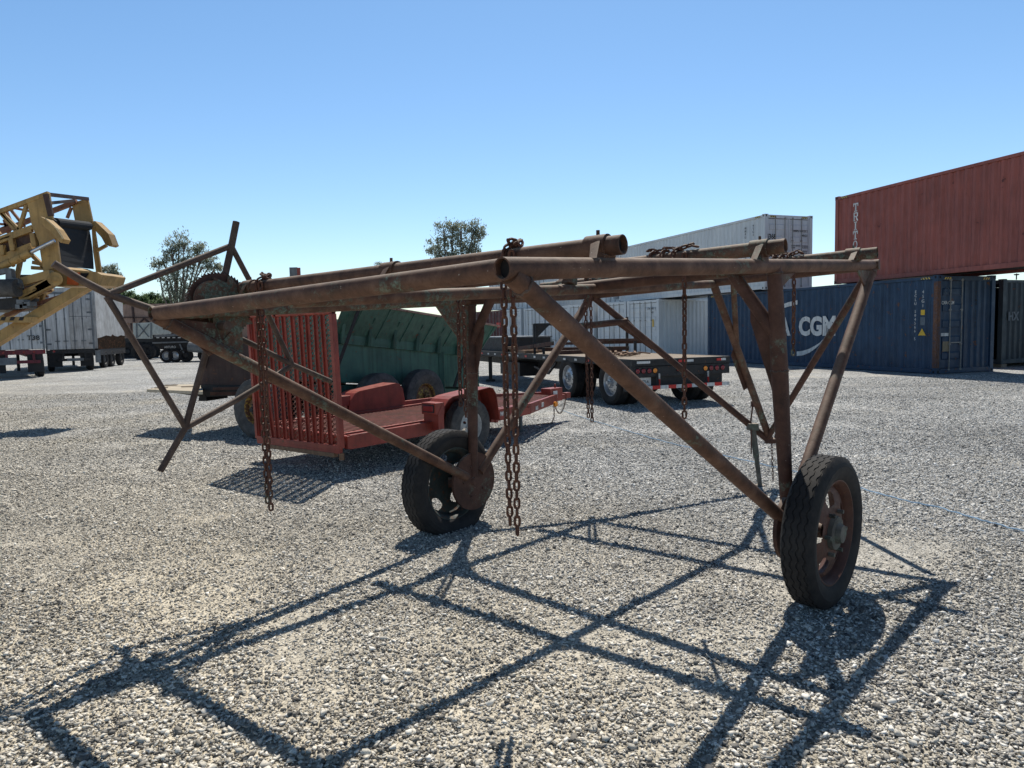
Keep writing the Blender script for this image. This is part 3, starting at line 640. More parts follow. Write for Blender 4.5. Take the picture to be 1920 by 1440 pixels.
# ------------------------------------------------------------------ shipping containers
def corr(mb, p0, dirv, nrm, Ln, z0, z1, pitch=.29, dep=.046):
    # vertical trapezoid corrugation, outer face on the plane through p0, sinking along -nrm
    p0 = Vector(p0); k = max(1, int(round(Ln / pitch))); pitch = Ln / k; pr = []
    for i in range(k):
        s = i * pitch; pr += [(s, 0), (s + pitch * .26, 0), (s + pitch * .5, dep), (s + pitch * .76, dep)]
    pr.append((Ln, 0)); vs = []
    for s, d in pr:
        q = p0 + dirv * s - nrm * d; vs += [V(q.x, q.y, z0), V(q.x, q.y, z1)]
    mb.add(vs, [(2 * i, 2 * i + 2, 2 * i + 3, 2 * i + 1) for i in range(len(pr) - 1)])
def container(label, org, th, mat, Ln=12.35, W=2.53, H=3.15, group='shipping containers stacked along the yard', doors=True, rightleaf='door', opendoor=False, stripes=True, castm=None, detail=True):
    o = thing('shipping_container', label, 'container', org, R_(th), group)
    X, Y, Z = V(1, 0, 0), V(0, 1, 0), V(0, 0, 1); m = M_[mat]
    for x, nr in ((.03, -X), (W - .03, X)):
        mb = MB(); corr(mb, V(x, .17, 0), Y, nr, Ln - .34, .17, H - .13); mb.build('side_wall', m, o)
    mb = MB(); corr(mb, V(.15, Ln - .03, 0), X, Y, W - .3, .17, H - .13); mb.build('end_wall', m, o)
    mb = MB(); mb.b2((.05, .05, H - .05), (W - .05, Ln - .05, H - .035)); mb.build('roof', m, o)
    mb = MB(); mb.b2((.05, .05, .12), (W - .05, Ln - .05, .14)); mb.build('underside', M_['blackp'], o)
    mb = MB()
    for x in (0, W - .16):
        for y in (0, Ln - .16): mb.b2((x, y, .13), (x + .16, y + .16, H - .13))
    for x in (0.005, W - .085): mb.b2((x, .18, 0.02), (x + .08, Ln - .18, .17)); mb.b2((x, .18, H - .125), (x + .08, Ln - .18, H - .03))
    for y in (0.004, Ln - .104): mb.b2((.18, y, .02), (W - .18, y + .1, .17)); mb.b2((.18, y, H - .17), (W - .18, y + .1, H - .03))
    for x in (-.006, W - .184):
        for y in (-.006, Ln - .184):
            for z in (0, H - .13): mb.b2((x, y, z), (x + .19, y + .19, z + .13))
    mb.build('frame', m, o, bevel=.006)
    if detail and stripes:
        for x in (.08, W - .09):
            for z in (.065, H - .065): mb = MB(); mb.b2((x - .03, -.009, z - .04), (x + .03, -.004, z + .04)); mb.build('casting_hole', M_['dark'], o)
        for z in (.065, H - .065):
            for y in (.09, Ln - .09): mb = MB(); mb.b2((-.009, y - .03, z - .04), (-.004, y + .03, z + .04)); mb.build('casting_hole', M_['dark'], o)
    if doors:
        for side in (0, 1):
            x0, x1 = (.17, W / 2 - .01) if side == 0 else (W / 2 + .01, W - .17)
            if side == 1 and rightleaf == 'corr':
                mb = MB(); corr(mb, V(x0, .05, 0), X, -Y, x1 - x0, .17, H - .17, pitch=.27); mb.build('door', m, o, label='corrugated dark right-hand leaf'); continue
            if opendoor:
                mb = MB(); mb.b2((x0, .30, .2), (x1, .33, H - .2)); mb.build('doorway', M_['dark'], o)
                mb = MB(); mb.b2((x0 - .03 if side == 0 else x1, -.9, .2), (x0 if side == 0 else x1 + .03, .04, H - .2)); mb.build('door', m, o); continue
            mb = MB(); mb.b2((x0, .05, .18), (x1, .09, H - .18))
            for k in range(5):
                z = .45 + k * (H - .8) / 4.6; mb.prism([V(x0 + .1, .05, z), V(x0 + .1, .028, z + .04), V(x0 + .1, .028, z + .22), V(x0 + .1, .05, z + .26)], X * (x1 - x0 - .2))
            mb.b2((x0, .03, .18), (x0 + .05, .05, H - .18)); mb.b2((x1 - .05, .03, .18), (x1, .05, H - .18))
            d = mb.build('door', m, o)
            mb = MB(); mb.b2((x0, .044, H - .19), (x1, .0495, H - .165)); mb.build('seal', M_['dark'], d)
            for fr in (.36, .82) if side == 0 else (.18, .62):
                xx = x0 + (x1 - x0) * fr
                mb = MB(); mb.tube(V(xx, .005, .1), V(xx, .005, H - .1), .017, 8)
                for z in (.14, .95, 2.05, H - .16): mb.box(V(xx, .018, z), (.1, .03, .05))
                if fr in (.36, .62): mb.beam(V(xx, -.015, 1.0 + .1 * side), V(xx + (.45 if side == 0 else -.0), -.015, 1.0 + .1 * side), .02, .035)
                mb.build('lock_rod', M_['rodgrey'], d)
            for k in range(4):
                pass
    if stripes:
        for x in (.28, W - .58): mb = MB(); mb.b2((x, -.004, H - .14), (x + .3, .006, H - .07)); mb.build('height_marking', M_['stripe'], o)
        for y in (.28, Ln - .62): mb = MB(); mb.b2((-.001, y, H - .11), (.006, y + .34, H - .05)); mb.build('height_marking', M_['stripe'], o)
    return o
M_['rodgrey'] = paint('lock_rod_grey', (.28, .28, .27), (.18, .17, .16), rust=.15, rough=.5, scale=9, streak=False)
def MF(o, x, y, z):
    m = Matrix((x, y, z)).transposed().to_4x4(); return Matrix.Translation(Vector(o)) @ m
X_, Y_, Z_ = V(1, 0, 0), V(0, 1, 0), V(0, 0, 1)
def lw(y, z, off=-.034): return MF(V(-off if False else .027 - .0, y, z) + V(-.004, 0, 0), -Y_, Z_, -X_)   # on the left wall
def dr(x, z, d=.024): return MF(V(x, d, z), X_, Z_, -Y_)                   # on the door end
def stack(txt, size, M, mat, par, **k): return text('\n'.join(txt), size, M, mat, par, world=False, align='CENTER', **k)
# blue one on the ground
bl = container('weathered blue container on the ground with big white letters and smile mark on its side', (13.53, 22.59, 0), 19.2, 'cblue', rightleaf='corr')
text('CMA', .97, lw(8.62, 1.27), M_['white'], bl, bold=.045, sx=.90, world=False)
text('CGM', .97, lw(6.20, 1.27), M_['white'], bl, bold=.045, sx=.90, world=False)
mb = MB()
def cres(pts, wd):
    top = []; bot = []
    for i, (y, z) in enumerate(pts):
        h = wd[i]; top.append(V(.02, y, z + h)); bot.append(V(.02, y, z - h))
    n = len(top); mb.add(top + bot, [(i, i + 1, n + i + 1, n + i) for i in range(n - 1)])
cres([(6.3, .50), (5.95, .54), (5.6, .64), (5.3, .78), (5.05, .93), (4.9, 1.08)], [.09, .09, .08, .06, .03, .005])
cres([(8.3, 1.95), (8.05, 2.12), (7.7, 2.28), (7.3, 2.40), (6.8, 2.50), (6.28, 2.56)], [.005, .03, .06, .08, .09, .085])
mb.build('emblem', M_['white'], bl)
stack('ECLU 504566 5', .128, lw(.83, 2.62), M_['white'], bl); stack('45G1', .15, lw(.55, 2.60), M_['white'], bl)
mb = MB(); mb.b2((.018, .47, 1.90), (.022, .62, 2.07)); mb.prism([V(.02, .42, 1.24), V(.02, .70, 1.24), V(.02, .56, 1.47)], V(-.003, 0, 0)); mb.build('warning_labels', M_['ylabel'], bl)
mb = MB(); mb.b2((.018, .46, 1.57), (.022, .63, 1.83)); mb.build('data_label', M_['fade'], bl)
text('CMA CGM', .155, dr(.20, 2.22), M_['white'], bl, bold=.01, sx=.75, world=False)
mb = MB(); mb.b2((.2, .020, 1.21), (.52, .024, 1.31)); mb.build('door_plate', M_['white'], bl)
mb = MB(); mb.b2((.28, .019, .72), (.56, .024, 1.04)); mb.build('document_plate', plain('tan_plate', (.24, .19, .12), .6), bl)
mb = MB(); mb.path([V(.42 + .09 * math.cos(a * .5236), .02, 2.66 + .09 * math.sin(a * .5236)) for a in range(12)], .008, 5, closed=True); mb.build('round_mark', M_['fade'], bl)
stack('TCNU 37142', .12, dr(1.72, 2.55, .045), M_['black'], bl)
mb = MB(); mb.b2((-.012, -.009, .2), (.12, -.007, 2.95)); mb.b2((-.009, .0, .2), (-.007, .14, 2.95)); mb.build('rusty_corner_post', paint('rusty_post', (.20, .10, .06), (.05, .06, .09), rust=.5, rough=.8, scale=5), bl)
# dark one behind it
nv = container('dark navy container raised on blocks at the right edge behind the blue one', (17.25, 25.0, .12), -70.5, 'cnavy', H=3.0, stripes=False, doors=False)
# the dark container shows its long left side : turn so the side faces the camera
nv.location = (17.25, 25.0, .12); nv.rotation_euler = (0, 0, R_(-66.0))
o_ = MB(); 
for y in (.3, 11.9):
    for x in (.2, 2.3): o_.box(V(x, y, -.06), (.3, .3, .12))
o_.build('support_block', M_['wood'], nv)
# side facing camera is the local right wall (x = W)
text('HX', .42, MF(V(2.507, .35, 1.55), Y_, Z_, X_), M_['fade'], nv, bold=.03, world=False)
mb = MB(); mb.tube(V(2.3, 1.1, 3.0), V(2.3, 1.1, 3.22), .02, 8); mb.box(V(2.3, 1.1, 3.18), (.12, .12, .04)); mb.build('roof_fitting', M_['blackp'], nv)
nv.location = Vector((17.30, 25.05, .12)) - Matrix.Rotation(R_(-66), 3, 'Z') @ V(2.53, 0, 0)
# red one on top
rd = container('brick red container stacked high at right with white vertical lettering', (16.07, 15.47, 3.17), 17.5, 'cred', H=3.27)
def triton(par):
    mb = MB(); S = .31; W_ = .235; s = .052; x0 = .030 - .006
    yc = 12.35 - 1.0
    def bar(u0, v0, u1, v1, z): mb.b2((x0 - .003, yc - u0, z + v0), (x0, yc - u1, z + v1))
    pit = .375; ztop = 2.88
    def Tt(z): bar(-W_ / 2, S - s, W_ / 2, S, z); bar(-s / 2 * 1.1, 0, s / 2 * 1.1, S - s, z); bar(-W_ / 2, S - s * 2.2, -W_ / 2 + s * .7, S - s, z); bar(W_ / 2 - s * .7, S - s * 2.2, W_ / 2, S - s, z); bar(-W_ * .3, 0, W_ * .3, s * .7, z)
    def It(z): bar(-s / 2 * 1.1, 0, s / 2 * 1.1, S, z); bar(-W_ * .3, 0, W_ * .3, s * .7, z); bar(-W_ * .3, S - s * .7, W_ * .3, S, z)
    def Rt(z):
        bar(-W_ / 2 + .02, 0, -W_ / 2 + .02 + s, S, z); bar(-W_ / 2 + .02 + s, S - s * .8, W_ * .25, S, z); bar(-W_ / 2 + .02 + s, S * .45, W_ * .25, S * .45 + s * .8, z); bar(W_ * .25, S * .5, W_ * .25 + s, S - s * .3, z)
        mb.prism([V(x0 - .003, yc - .0, z + S * .45), V(x0 - .003, yc - .06, z + S * .45), V(x0 - .003, yc - W_ / 2 - .01, z), V(x0 - .003, yc - W_ / 2 + .05, z)], V(.003, 0, 0)); bar(-W_ / 2, 0, -W_ / 2 + s * 2, s * .7, z)
    def Ot(z):
        pts = [(W_ * .46 * math.cos(2 * math.pi * k / 24), S / 2 + S * .46 * math.sin(2 * math.pi * k / 24)) for k in range(24)]
        inn = [(u * .62, S / 2 + (v - S / 2) * .74) for u, v in pts]; vs = [V(x0 - .003, yc - u, z + v) for u, v in pts + inn]
        mb.add(vs, [(k, (k + 1) % 24, 24 + (k + 1) % 24, 24 + k) for k in range(24)])
    def Nt(z):
        bar(-W_ / 2 + .01, 0, -W_ / 2 + .01 + s, S, z); bar(W_ / 2 - .01 - s, 0, W_ / 2 - .01, S, z)
        mb.prism([V(x0 - .003, yc + W_ / 2, z + S), V(x0 - .003, yc + W_ / 2 - .06, z + S), V(x0 - .003, yc - W_ / 2, z), V(x0 - .003, yc - W_ / 2 + .06, z)], V(.003, 0, 0)); bar(W_ / 2 - s * 1.6, S - s * .7, W_ / 2 + .02, S, z)
    for k, f in enumerate((Tt, Rt, It, Tt, Ot, Nt)): f(ztop - S - k * .335)
    mb.build('lettering', M_['white'], par)
triton(rd)
container('dark container lying crosswise under the near end of the red container', (16.9, 15.0, 0), -68, 'cnavy', Ln=6.1, doors=False, stripes=False)
# white one on top with doors
wu = container('pale grey container on the upper level with closed doors and black numbers', (10.66, 29.95, 3.17), 20.6, 'cwhite', H=3.13, Ln=12.3)
text('4368', .30, dr(.10, 2.10), M_['black'], wu, bold=.015, sx=.85, world=False)
text('MMPU 103120 2', .13, dr(1.52, 2.42, .02), M_['black'], wu, sx=.85, world=False); text('45G3', .13, dr(1.98, 2.24, .02), M_['black'], wu, world=False)
text('MAX GROSS\nTARE\n\nNET\nCU.CAP.', .085, dr(1.42, 1.82, .02), M_['black'], wu, world=False); text('32.500 KG\n71.650 LB\n\n3.900 KG\n8.600 LB', .075, dr(1.98, 1.82, .02), M_['black'], wu, world=False)
mb = MB(); mb.b2((.86, .019, 2.12), (1.0, .024, 2.28)); mb.build('door_plate', M_['tarp'], wu)
stack('MMPU 103120 2', .13, lw(1.25, 2.65), M_['black'], wu); stack('45G3', .13, lw(.75, 2.70), M_['black'], wu)
mb = MB(); mb.b2((.018, .6, 1.75), (.022, .85, 2.05)); mb.build('warning_labels', M_['ylabel'], wu)
# white row seen end-on
rdir = V(-.51, .86, 0); o0 = V(7.75, 37.0, 0) + rdir * 2.62
ordn = ['first', 'second', 'third', 'fourth', 'fifth', 'sixth', 'seventh', 'eighth']
for k in range(8):
    q = o0 + rdir * 2.72 * k + V(.86, .51, 0) * (.1 * math.sin(k * 2.3))
    mat = 'cwhite' if k < 6 else 'cmaroon'
    lab = ('white container end with double doors, %s from the right in the row behind the flatbed' % ordn[k]) if k < 6 else ('dark maroon container end beyond the white row, %s one' % ('nearer' if k == 6 else 'farther'))
    c_ = container(lab, q, -59.3, mat, Ln=12.3, stripes=False)
    if k == 0:
        text('CIN 8827 1', .14, dr(1.62, 2.62, .02), M_['black'], c_, world=False); text('G2', .12, dr(1.95, 2.42, .02), M_['black'], c_, world=False)
        stack('CINU 882771', .15, MF(V(2.508, 1.9, 2.75), Y_, Z_, X_), M_['black'], c_)
        mb = MB(); mb.b2((2.02, .018, 1.7), (2.12, .022, 2.1)); mb.build('yellow_tag', M_['ylabel'], c_)
    if k == 6:
        mb = MB(); mb.b2((1.5, .014, 1.9), (2.1, .018, 2.25)); mb.build('red_tag', M_['redref'], c_)
for k in (1, 2, 4, 5, 6):
    q = o0 + rdir * 2.72 * k + V(.86, .51, 0) * (2.0 if k < 3 else .4)
    container('white container on the second level, above the %s of the row behind the flatbed' % ordn[k], (q.x, q.y, 3.17), -59.3, 'cwhite', Ln=12.3, opendoor=(k == 1), stripes=False)
# ------------------------------------------------------------------ red utility trailer with mesh ramp
ue = V(.65, .76, 0); un = V(.76, -.65, 0); UW = V(-.63, 9.78, 0)
ut = thing('utility_trailer', 'red utility trailer with fenders, mesh ramp raised at its rear and white lettering', 'trailer', (UW.x, UW.y, 0) )
def U(t, o, z): return UW + ue * t + un * o + V(0, 0, z)     # o = 0 at near wheel centre
zf = lambda t: .50 + (t + 2) * .012
mb = MB()
for o in (-.22, -1.80):                                            # side rails of the deck
    mb.beam(U(-1.98, o, zf(-2) - .08), U(1.35, o, zf(1.3) - .08), .06, .17)
for t0, t1 in ((-1.98, -.62),):
    mb.beam(U(t0, -.03, zf(t0) - .08), U(t1, -.03, zf(t1) - .08), .06, .17); mb.beam(U(t0, -1.99, zf(t0) - .08), U(t1, -1.99, zf(t1) - .08), .06, .17)
mb.beam(U(-1.98, 0, .42), U(-1.98, -2.02, .42), .07, .15)
for t in (-.62, .62, 1.35): mb.beam(U(t, -.0 if t < 1 else -.2, .42), U(t, -2.02 if t < 1 else -1.82, .42), .06, .12)
apx = U(3.25, -1.0, .44)
mb.beam(U(.5, -.04, zf(.5) - .07), U(1.5, -.12, zf(1.4) - .07), .06, .17); mb.beam(U(1.5, -.12, zf(1.4) - .07), apx + un * .09, .06, .16)
mb.beam(U(.5, -1.98, zf(.5) - .02), U(1.5, -1.9, zf(1.4) - .02), .06, .15); mb.beam(U(1.5, -1.9, zf(1.4) - .02), apx - un * .09 + V(0, 0, .04), .06, .15)
mb.build('frame', M_['red'], ut, world=True, bevel=.004)
mb = MB()                                                           # ribbed deck
mb.prism([U(-1.96, -.06, .455), U(-.62, -.06, .465), U(-.62, -.25, .465), U(.62, -.25, .475), U(.62, -.08, .475), U(1.45, -.16, .48), U(3.0, -.85, .47), U(3.0, -1.15, .47), U(1.45, -1.84, .48), U(.62, -1.94, .475), U(.62, -1.78, .475), U(-.62, -1.78, .465), U(-.62, -1.96, .465), U(-1.96, -1.96, .455)], V(0, 0, -.012))
t = -1.93
while t < 2.9:
    o0_, o1_ = (-.07, -1.95)
    if -.62 < t < .62: o0_, o1_ = -.26, -1.77
    if t >= 1.45: q = (t - 1.45) / 1.6; o0_, o1_ = -.17 - .7 * q, -1.83 + .7 * q
    mb.beam(U(t, o0_, zf(t) - .035), U(t, o1_, zf(t) - .035), .035, .022); t += .075
mb.build('deck', M_['reddeck'], ut, world=True)
def fender(o0, o1):
    prof = [(-.66, .40), (-.60, .70), (-.50, .80), (-.42, .83), (.30, .90), (.37, .88), (.43, .80), (.50, .42)]
    mb = MB(); n = len(prof); vs = [U(t, o0, z) for t, z in prof] + [U(t, o1, z) for t, z in prof]
    mb.add(vs, [(i, i + 1, n + i + 1, n + i) for i in range(n - 1)])
    inn = [U(t, min(o0, o1) if o1 > -1 else max(o0, o1), z) for t, z in prof]
    mb.add(inn, [tuple(range(n))])
    f = mb.build('fender', M_['red'], ut, world=True, recalc=False)
    s = f.modifiers.new('thick', 'SOLIDIFY'); s.thickness = .008
    out = max(o0, o1) if o1 > -1 else min(o0, o1); sg = 1 if o1 > -1 else -1
    mb = MB(); mb.b2((0, 0, 0), (.0, .0, .0)) if False else None
    c = U(-.68, (o0 + o1) / 2 - .0, .70); Rm = rot3(ue, un)
    mb.box(c + un * .02 + ue * .02, (.16, .27, .15), Rm); lb = mb.build('lamp_box', M_['red'], ut, world=True, bevel=.006)
    mb = MB(); mb.box(c - ue * .066 + un * .02, (.012, .19, .075), Rm); mb.build('tail_lamp', M_['redlamp'], ut, world=True, bevel=.02)
    mb = MB(); mb.box(c - ue * .062 + un * .02, (.012, .22, .105), Rm); mb.build('lamp_rim', M_['black'], ut, world=True, bevel=.02)
    mb = MB(); mb.prism([U(-.60, out, .78), U(-.60, out, .42), U(-.70, out, .42), U(-.70, out, .64)], un * -.012 * sg); mb.prism([U(-.66, o0, .66), U(-.66, o1, .66), U(-.66, o1, .42), U(-.66, o0, .42)], ue * .01)
    mb.build('fender_panel', M_['red'], ut, world=True)
fender(-.16, .16); fender(-1.84, -2.16)
mb = MB(); mb.beam(U(-.675, -1.98, .5), U(-.675, -2.12, .5), .1, .008, up=ue); mb.build('plate', M_['white'], ut, world=True)
for o, out in ((0, 1), (-2.0, -1)):
    wheel(ut, frame(U(0, o, .385), un, ue), .385, .20, .20, M_['tyre_grey'], M_['rimwhite'], M_['rimwhite'], holes=8, hr=.62, hs=(.17, .17), nt_=60, out=out, nuts=6, hubr=.35, hublen=.06, dishd=.3)
mb = MB(); mb.tube(U(0, 0, .385), U(0, -2, .385), .035, 12); mb.build('axle', M_['blackp'], ut, world=True)
tM = MF(U(.60, .0, .41), ue, Z_, un)
def railtext(txt, t, z, size, **k):
    f = max(0, min(1, (t - .5) / 1.0)); o = -.04 - .08 * f + .034; 
    if t < 1.5: d = (U(1.5, -.12, zf(1.4)) - U(.5, -.04, zf(.5))).normalized(); p = U(t, -.04 - .08 * (t - .5) + .0335, z)
    else: d = (apx + un * .09 - U(1.5, -.12, .47)).normalized(); p = U(1.5, -.12, z) + d * (t - 1.5)
    d.z = 0; d.normalize(); nn = V(d.y, -d.x, 0); p = p + nn * (.004 if t < 1.5 else .036)
    text(txt, size, MF(p, d, Z_, nn), M_['decal'], ut, world=True, **k)
railtext('Ditch Witch', .50, .445, .088, bold=.03, shear=.25, sx=.92)
railtext('3605', 1.78, .415, .09); railtext('S6B', 2.18, .43, .10, bold=.02, shear=.3)
mb = MB(); mb.tube(U(2.78, -.58, .40) , U(2.78, -.545, .40), .045, 16); mb.build('marker_lamp', M_['amber'], ut, world=True, smooth=True)
mb = MB(); mb.box(apx + ue * .0 + V(0, 0, .07), (.36, .22, .24), rot3(ue, un)); mb.beam(apx, apx + ue * .42, .08, .09); mb.box(apx + ue * .45 + V(0, 0, .02), (.14, .1, .1), rot3(ue, un)); mb.tube(apx + ue * .1 + V(0, 0, .1), apx + ue * .1 + V(0, 0, .26), .02, 8); mb.build('coupler', M_['red'], ut, world=True, bevel=.01)
mb = MB(); mb.box(apx + ue * -.05 + un * .117 + V(0, 0, .08), (.12, .006, .13), rot3(ue, un)); mb.build('coupler_label', M_['white'], ut, world=True)
mb = MB(); mb.tube(U(2.05, -.75, .42), U(2.05, -.75, .02), .032, 12); mb.box(U(2.05, -.75, .012), (.14, .14, .02)); mb.build('jack', M_['grey'], ut, world=True)
mb = MB()
q0 = apx + ue * .3 + V(0, 0, -.02) + un * .1; q1 = apx - ue * .1 + un * .12 + V(0, 0, -.06); pts = [q0.lerp(q1, s / 10) + V(0, 0, -.24 * (1 - ((s - 5) / 5) ** 2)) for s in range(11)]
chain_along(mb, pts, jit=.3, Lk_=.05, Wd=.03, r=.005, pitch=.036); pts = [q1 + V(0, 0, 0), q1 + V(.0, -.05, -.25), V(q1.x - .05, q1.y - .1, .02), V(q1.x - .3, q1.y - .2, .015)]; chain_along(mb, pts, jit=.3, Lk_=.05, Wd=.03, r=.005, pitch=.036)
mb.build('safety_chain', M_['chain'], ut, world=True)
# ramp
rdn = V(-.8, .6, 0); rb0 = U(-2.05, .0, 0) + rdn * .05; RWd = 1.66
def Rp(s, z): return rb0 + rdn * s + V(0, 0, z) - ue * (.02 + (z - .35) * .03)
zb, zt = .36, 1.93
rm_ = MB(); rm_.beam(Rp(0, zb), Rp(0, zt), .07, .055, up=rdn); rm_.beam(Rp(RWd, zb), Rp(RWd, zt), .05, .05, up=rdn)
rm_.beam(Rp(0, zb), Rp(RWd, zb), .05, .06); rm_.beam(Rp(0, zb - .05), Rp(RWd, zb - .05), .04, .04)
frame_r = rm_.build('ramp', M_['red'], ut, world=True, bevel=.004)
for s0, s1 in ((-.02, 1.05), (1.09, 1.70)):
    mb = MB(); mb.tube(Rp(s0, zt + .02), Rp(s1, zt + .02), .032, 16, hollow=.006); mb.build('top_bar', M_['red'], frame_r, world=True, smooth=True)
bars = [.17, .30, .45, .58, .74, .92, 1.05, 1.20, 1.34, 1.46, 1.57]
for k, s in enumerate(bars):
    mb = MB(); bend = .05 * math.sin(k * 2.1); pts = [Rp(s + (bend if k in (1, 8) else 0), zb + .03), Rp(s, zb + .5), Rp(s + .01 * math.sin(k), zb + 1.0), Rp(s, zt)]
    for a, b in zip(pts, pts[1:]):
        mb.beam(a, b, .052, .006, up=rdn.cross(Z_)); mb.beam(a + rdn * .024 + ue * .0, b + rdn * .024, .006, .05, up=rdn.cross(Z_))
    mb.build('slat', M_['red'], frame_r, world=True)
mb = MB()                                                           # expanded metal: diamonds
dx, dz = .045, .030; nx = int(RWd / dx); nz = int((zt - zb) / dz)
for i in range(nx):
    for j in range(nz):
        s = i * dx; z = zb + j * dz
        if (i + j) % 2 == 0: a, b = Rp(s, z), Rp(s + dx, z + dz)
        else: a, b = Rp(s, z + dz), Rp(s + dx, z)
        d = (b - a).normalized(); q = d.cross(ue).normalized() * .007
        mb.add([a - q + ue * .03, b - q + ue * .03, b + q + ue * .034, a + q + ue * .034], [(0, 1, 2, 3)])
mb.build('mesh_panel', M_['meshred'], frame_r, world=True, recalc=False)
mb = MB(); mb.beam(Rp(.1, .27), Rp(1.4, .27), .06, .05); mb.beam(Rp(.0, .3), Rp(0, .22), .05, .05); mb.build('rear_bumper', M_['woodb'], ut, world=True)
# ------------------------------------------------------------------ green spreader
s1_ = V(.57, .82, -.103); s1_ = s1_; s2_ = V(.82, -.57, 0); SP = V(-1.93, 13.1, 0)
gs = thing('manure_spreader', 'dark green hopper spreader with flared sides and ribbed band on tandem wheels', 'spreader', (SP.x, SP.y, 0))
def S(t, o, z): return SP + V(s1_.x * t, s1_.y * t, s1_.z * t) + s2_ * o + V(0, 0, z)
ZB = 1.41; ZR = 2.03; ZL = .72; T0, T1 = -1.8, 2.1; WS = 2.0
mb = MB()
for o, sg in ((0, 1), (-WS, -1)):
    mb.prism([S(T0, o, ZL), S(T1, o, ZL), S(T1, o, ZB), S(T0, o, ZB)], -s2_ * .01 * sg)
    mb.prism([S(T0, o, ZB), S(T1, o, ZB), S(T1 + .25, o + .40 * sg, ZR), S(T0, o + .4 * sg, ZR)], -s2_ * .01 * sg)
mb.prism([S(T1, 0, ZL), S(T1, -WS, ZL), S(T1, -WS, ZB), S(T1, 0, ZB)], V(-.005, -.008, 0)); mb.prism([S(T0, 0, ZL), S(T0, -WS, ZL), S(T0, -WS, ZR), S(T0, 0, ZR)], V(.005, .008, 0))
mb.prism([S(T1, 0, ZB), S(T1, -WS, ZB), S(T1 + .25, -WS - .4, ZR), S(T1 + .25, .4, ZR)], V(-.005, -.008, 0))
mb.prism([S(T0, 0, ZL), S(T1, 0, ZL), S(T1, -WS, ZL), S(T0, -WS, ZL)], V(0, 0, .01))
mb.build('hopper', M_['green'], gs, world=True)
mb = MB(); mb.beam(S(T0, .42, ZR), S(T1 + .27, .42, ZR), .04, .035); mb.beam(S(T0, -WS - .42, ZR), S(T1 + .27, -WS - .42, ZR), .04, .035); mb.beam(S(T1 + .27, .42, ZR), S(T1 + .27, -WS - .42, ZR), .04, .035); mb.build('rim_rail', paint('rim_pink', (.42, .25, .2), (.2, .15, .12), rust=.3, rough=.6), gs, world=True)
mb = MB(); mb.beam(S(T0, .03, ZB - .02), S(T1, .03, ZB - .02), .05, .04); mb.beam(S(T0, .03, ZB + .20), S(T1, .10, ZB + .20), .05, .03); mb.prism([S(T0, .06, ZB), S(T1, .06, ZB), S(T1, .07, ZB + .2), S(T0, .07, ZB + .2)], s2_ * .004); mb.build('band', M_['green'], gs, world=True)
for k in range(7):
    t = T0 + .15 + k * .60
    mb = MB(); mb.prism([S(t, .0, ZB - .05), S(t, .12, ZB - .05), S(t, .17, ZB + .28), S(t, .30, ZB + .42), S(t, .24, ZB + .42)], V(.01, .014, 0)); mb.beam(S(t, .13, ZB - .04), S(t, .18, ZB + .28), .05, .008); mb.build('rib', M_['green'], gs, world=True)
    mb = MB(); mb.beam(S(t + .2, .0 + .02, ZB + .02), S(t + .28, .405, ZR), .02, .02); mb.build('seam', M_['green'], gs, world=True)
for t, t2 in ((-1.9, -1.5), (1.2, 1.55)):
    mb = MB(); mb.beam(S(t, .12, ZL), S(t2, .42, ZR - .02), .07, .05); mb.build('strut', M_['blackp'], gs, world=True)
for t in (-1.75, .95, T1 - .05):
    mb = MB(); mb.beam(S(t, .03, ZL - .15), S(t, .03, ZB - .02), .10, .07); mb.build('upright', M_['green'], gs, world=True)
mb = MB(); 
for t in [T1 - .05]:
    for k in range(6): q = S(t, .075, ZL + .05 + k * .1); mb.tube(q, q + s2_ * .012, .012, 6)
mb.build('bolts', M_['blackp'], gs, world=True)
mb = MB()
for o in (-.1, -WS + .1): mb.beam(S(T0 - .3, o, ZL - .12), S(T1, o, ZL - .12), .1, .16)
mb.beam(S(-1.9, -.02, ZL - .12), S(-1.9, -WS, ZL - .12), .1, .1); mb.beam(S(T1, .0, ZL - .1), S(T1, -WS, ZL - .1), .1, .2); mb.build('chassis', M_['green'], gs, world=True)
mb = MB(); mb.beam(S(T0 - .2, -.4, ZL - .1), V(S(T0 - .2, -.4, 0).x, S(T0 - .2, -.4, 0).y, 0), .08, .08); mb.build('stand', M_['green'], gs, world=True)
for wx, wy in ((-1.64, 12.9), (-2.27, 12.0)):
    for o, out in ((0, 1), (-WS - .65, -1)):
        c = V(wx, wy, .51) + s2_ * o
        wheel(gs, frame(c, s2_, V(.57, .82, 0)), .51, .26, .245, M_['tyre_grey'], M_['rimyellow'], M_['rimyellow'], holes=0, nt_=64, out=out, nuts=8, hubr=.3, grooves=5, dishd=.1)
mb = MB()
for wx, wy in ((-1.64, 12.9), (-2.27, 12.0)): c = V(wx, wy, .51); mb.tube(c, c - s2_ * (WS + .65), .05, 10)
mb.beam(V(-1.95, 12.45, .62) - s2_ * .4, V(-1.95, 12.45, .62) - s2_ * (WS + .2), .2, .25); mb.beam(V(-1.95, 12.45, .6) - s2_ * .45 - V(.57, .82, 0) * .8, V(-1.95, 12.45, .6) - s2_ * .45 + V(.57, .82, 0) * .8, .12, .2); mb.build('axle', M_['blackp'], gs, world=True)
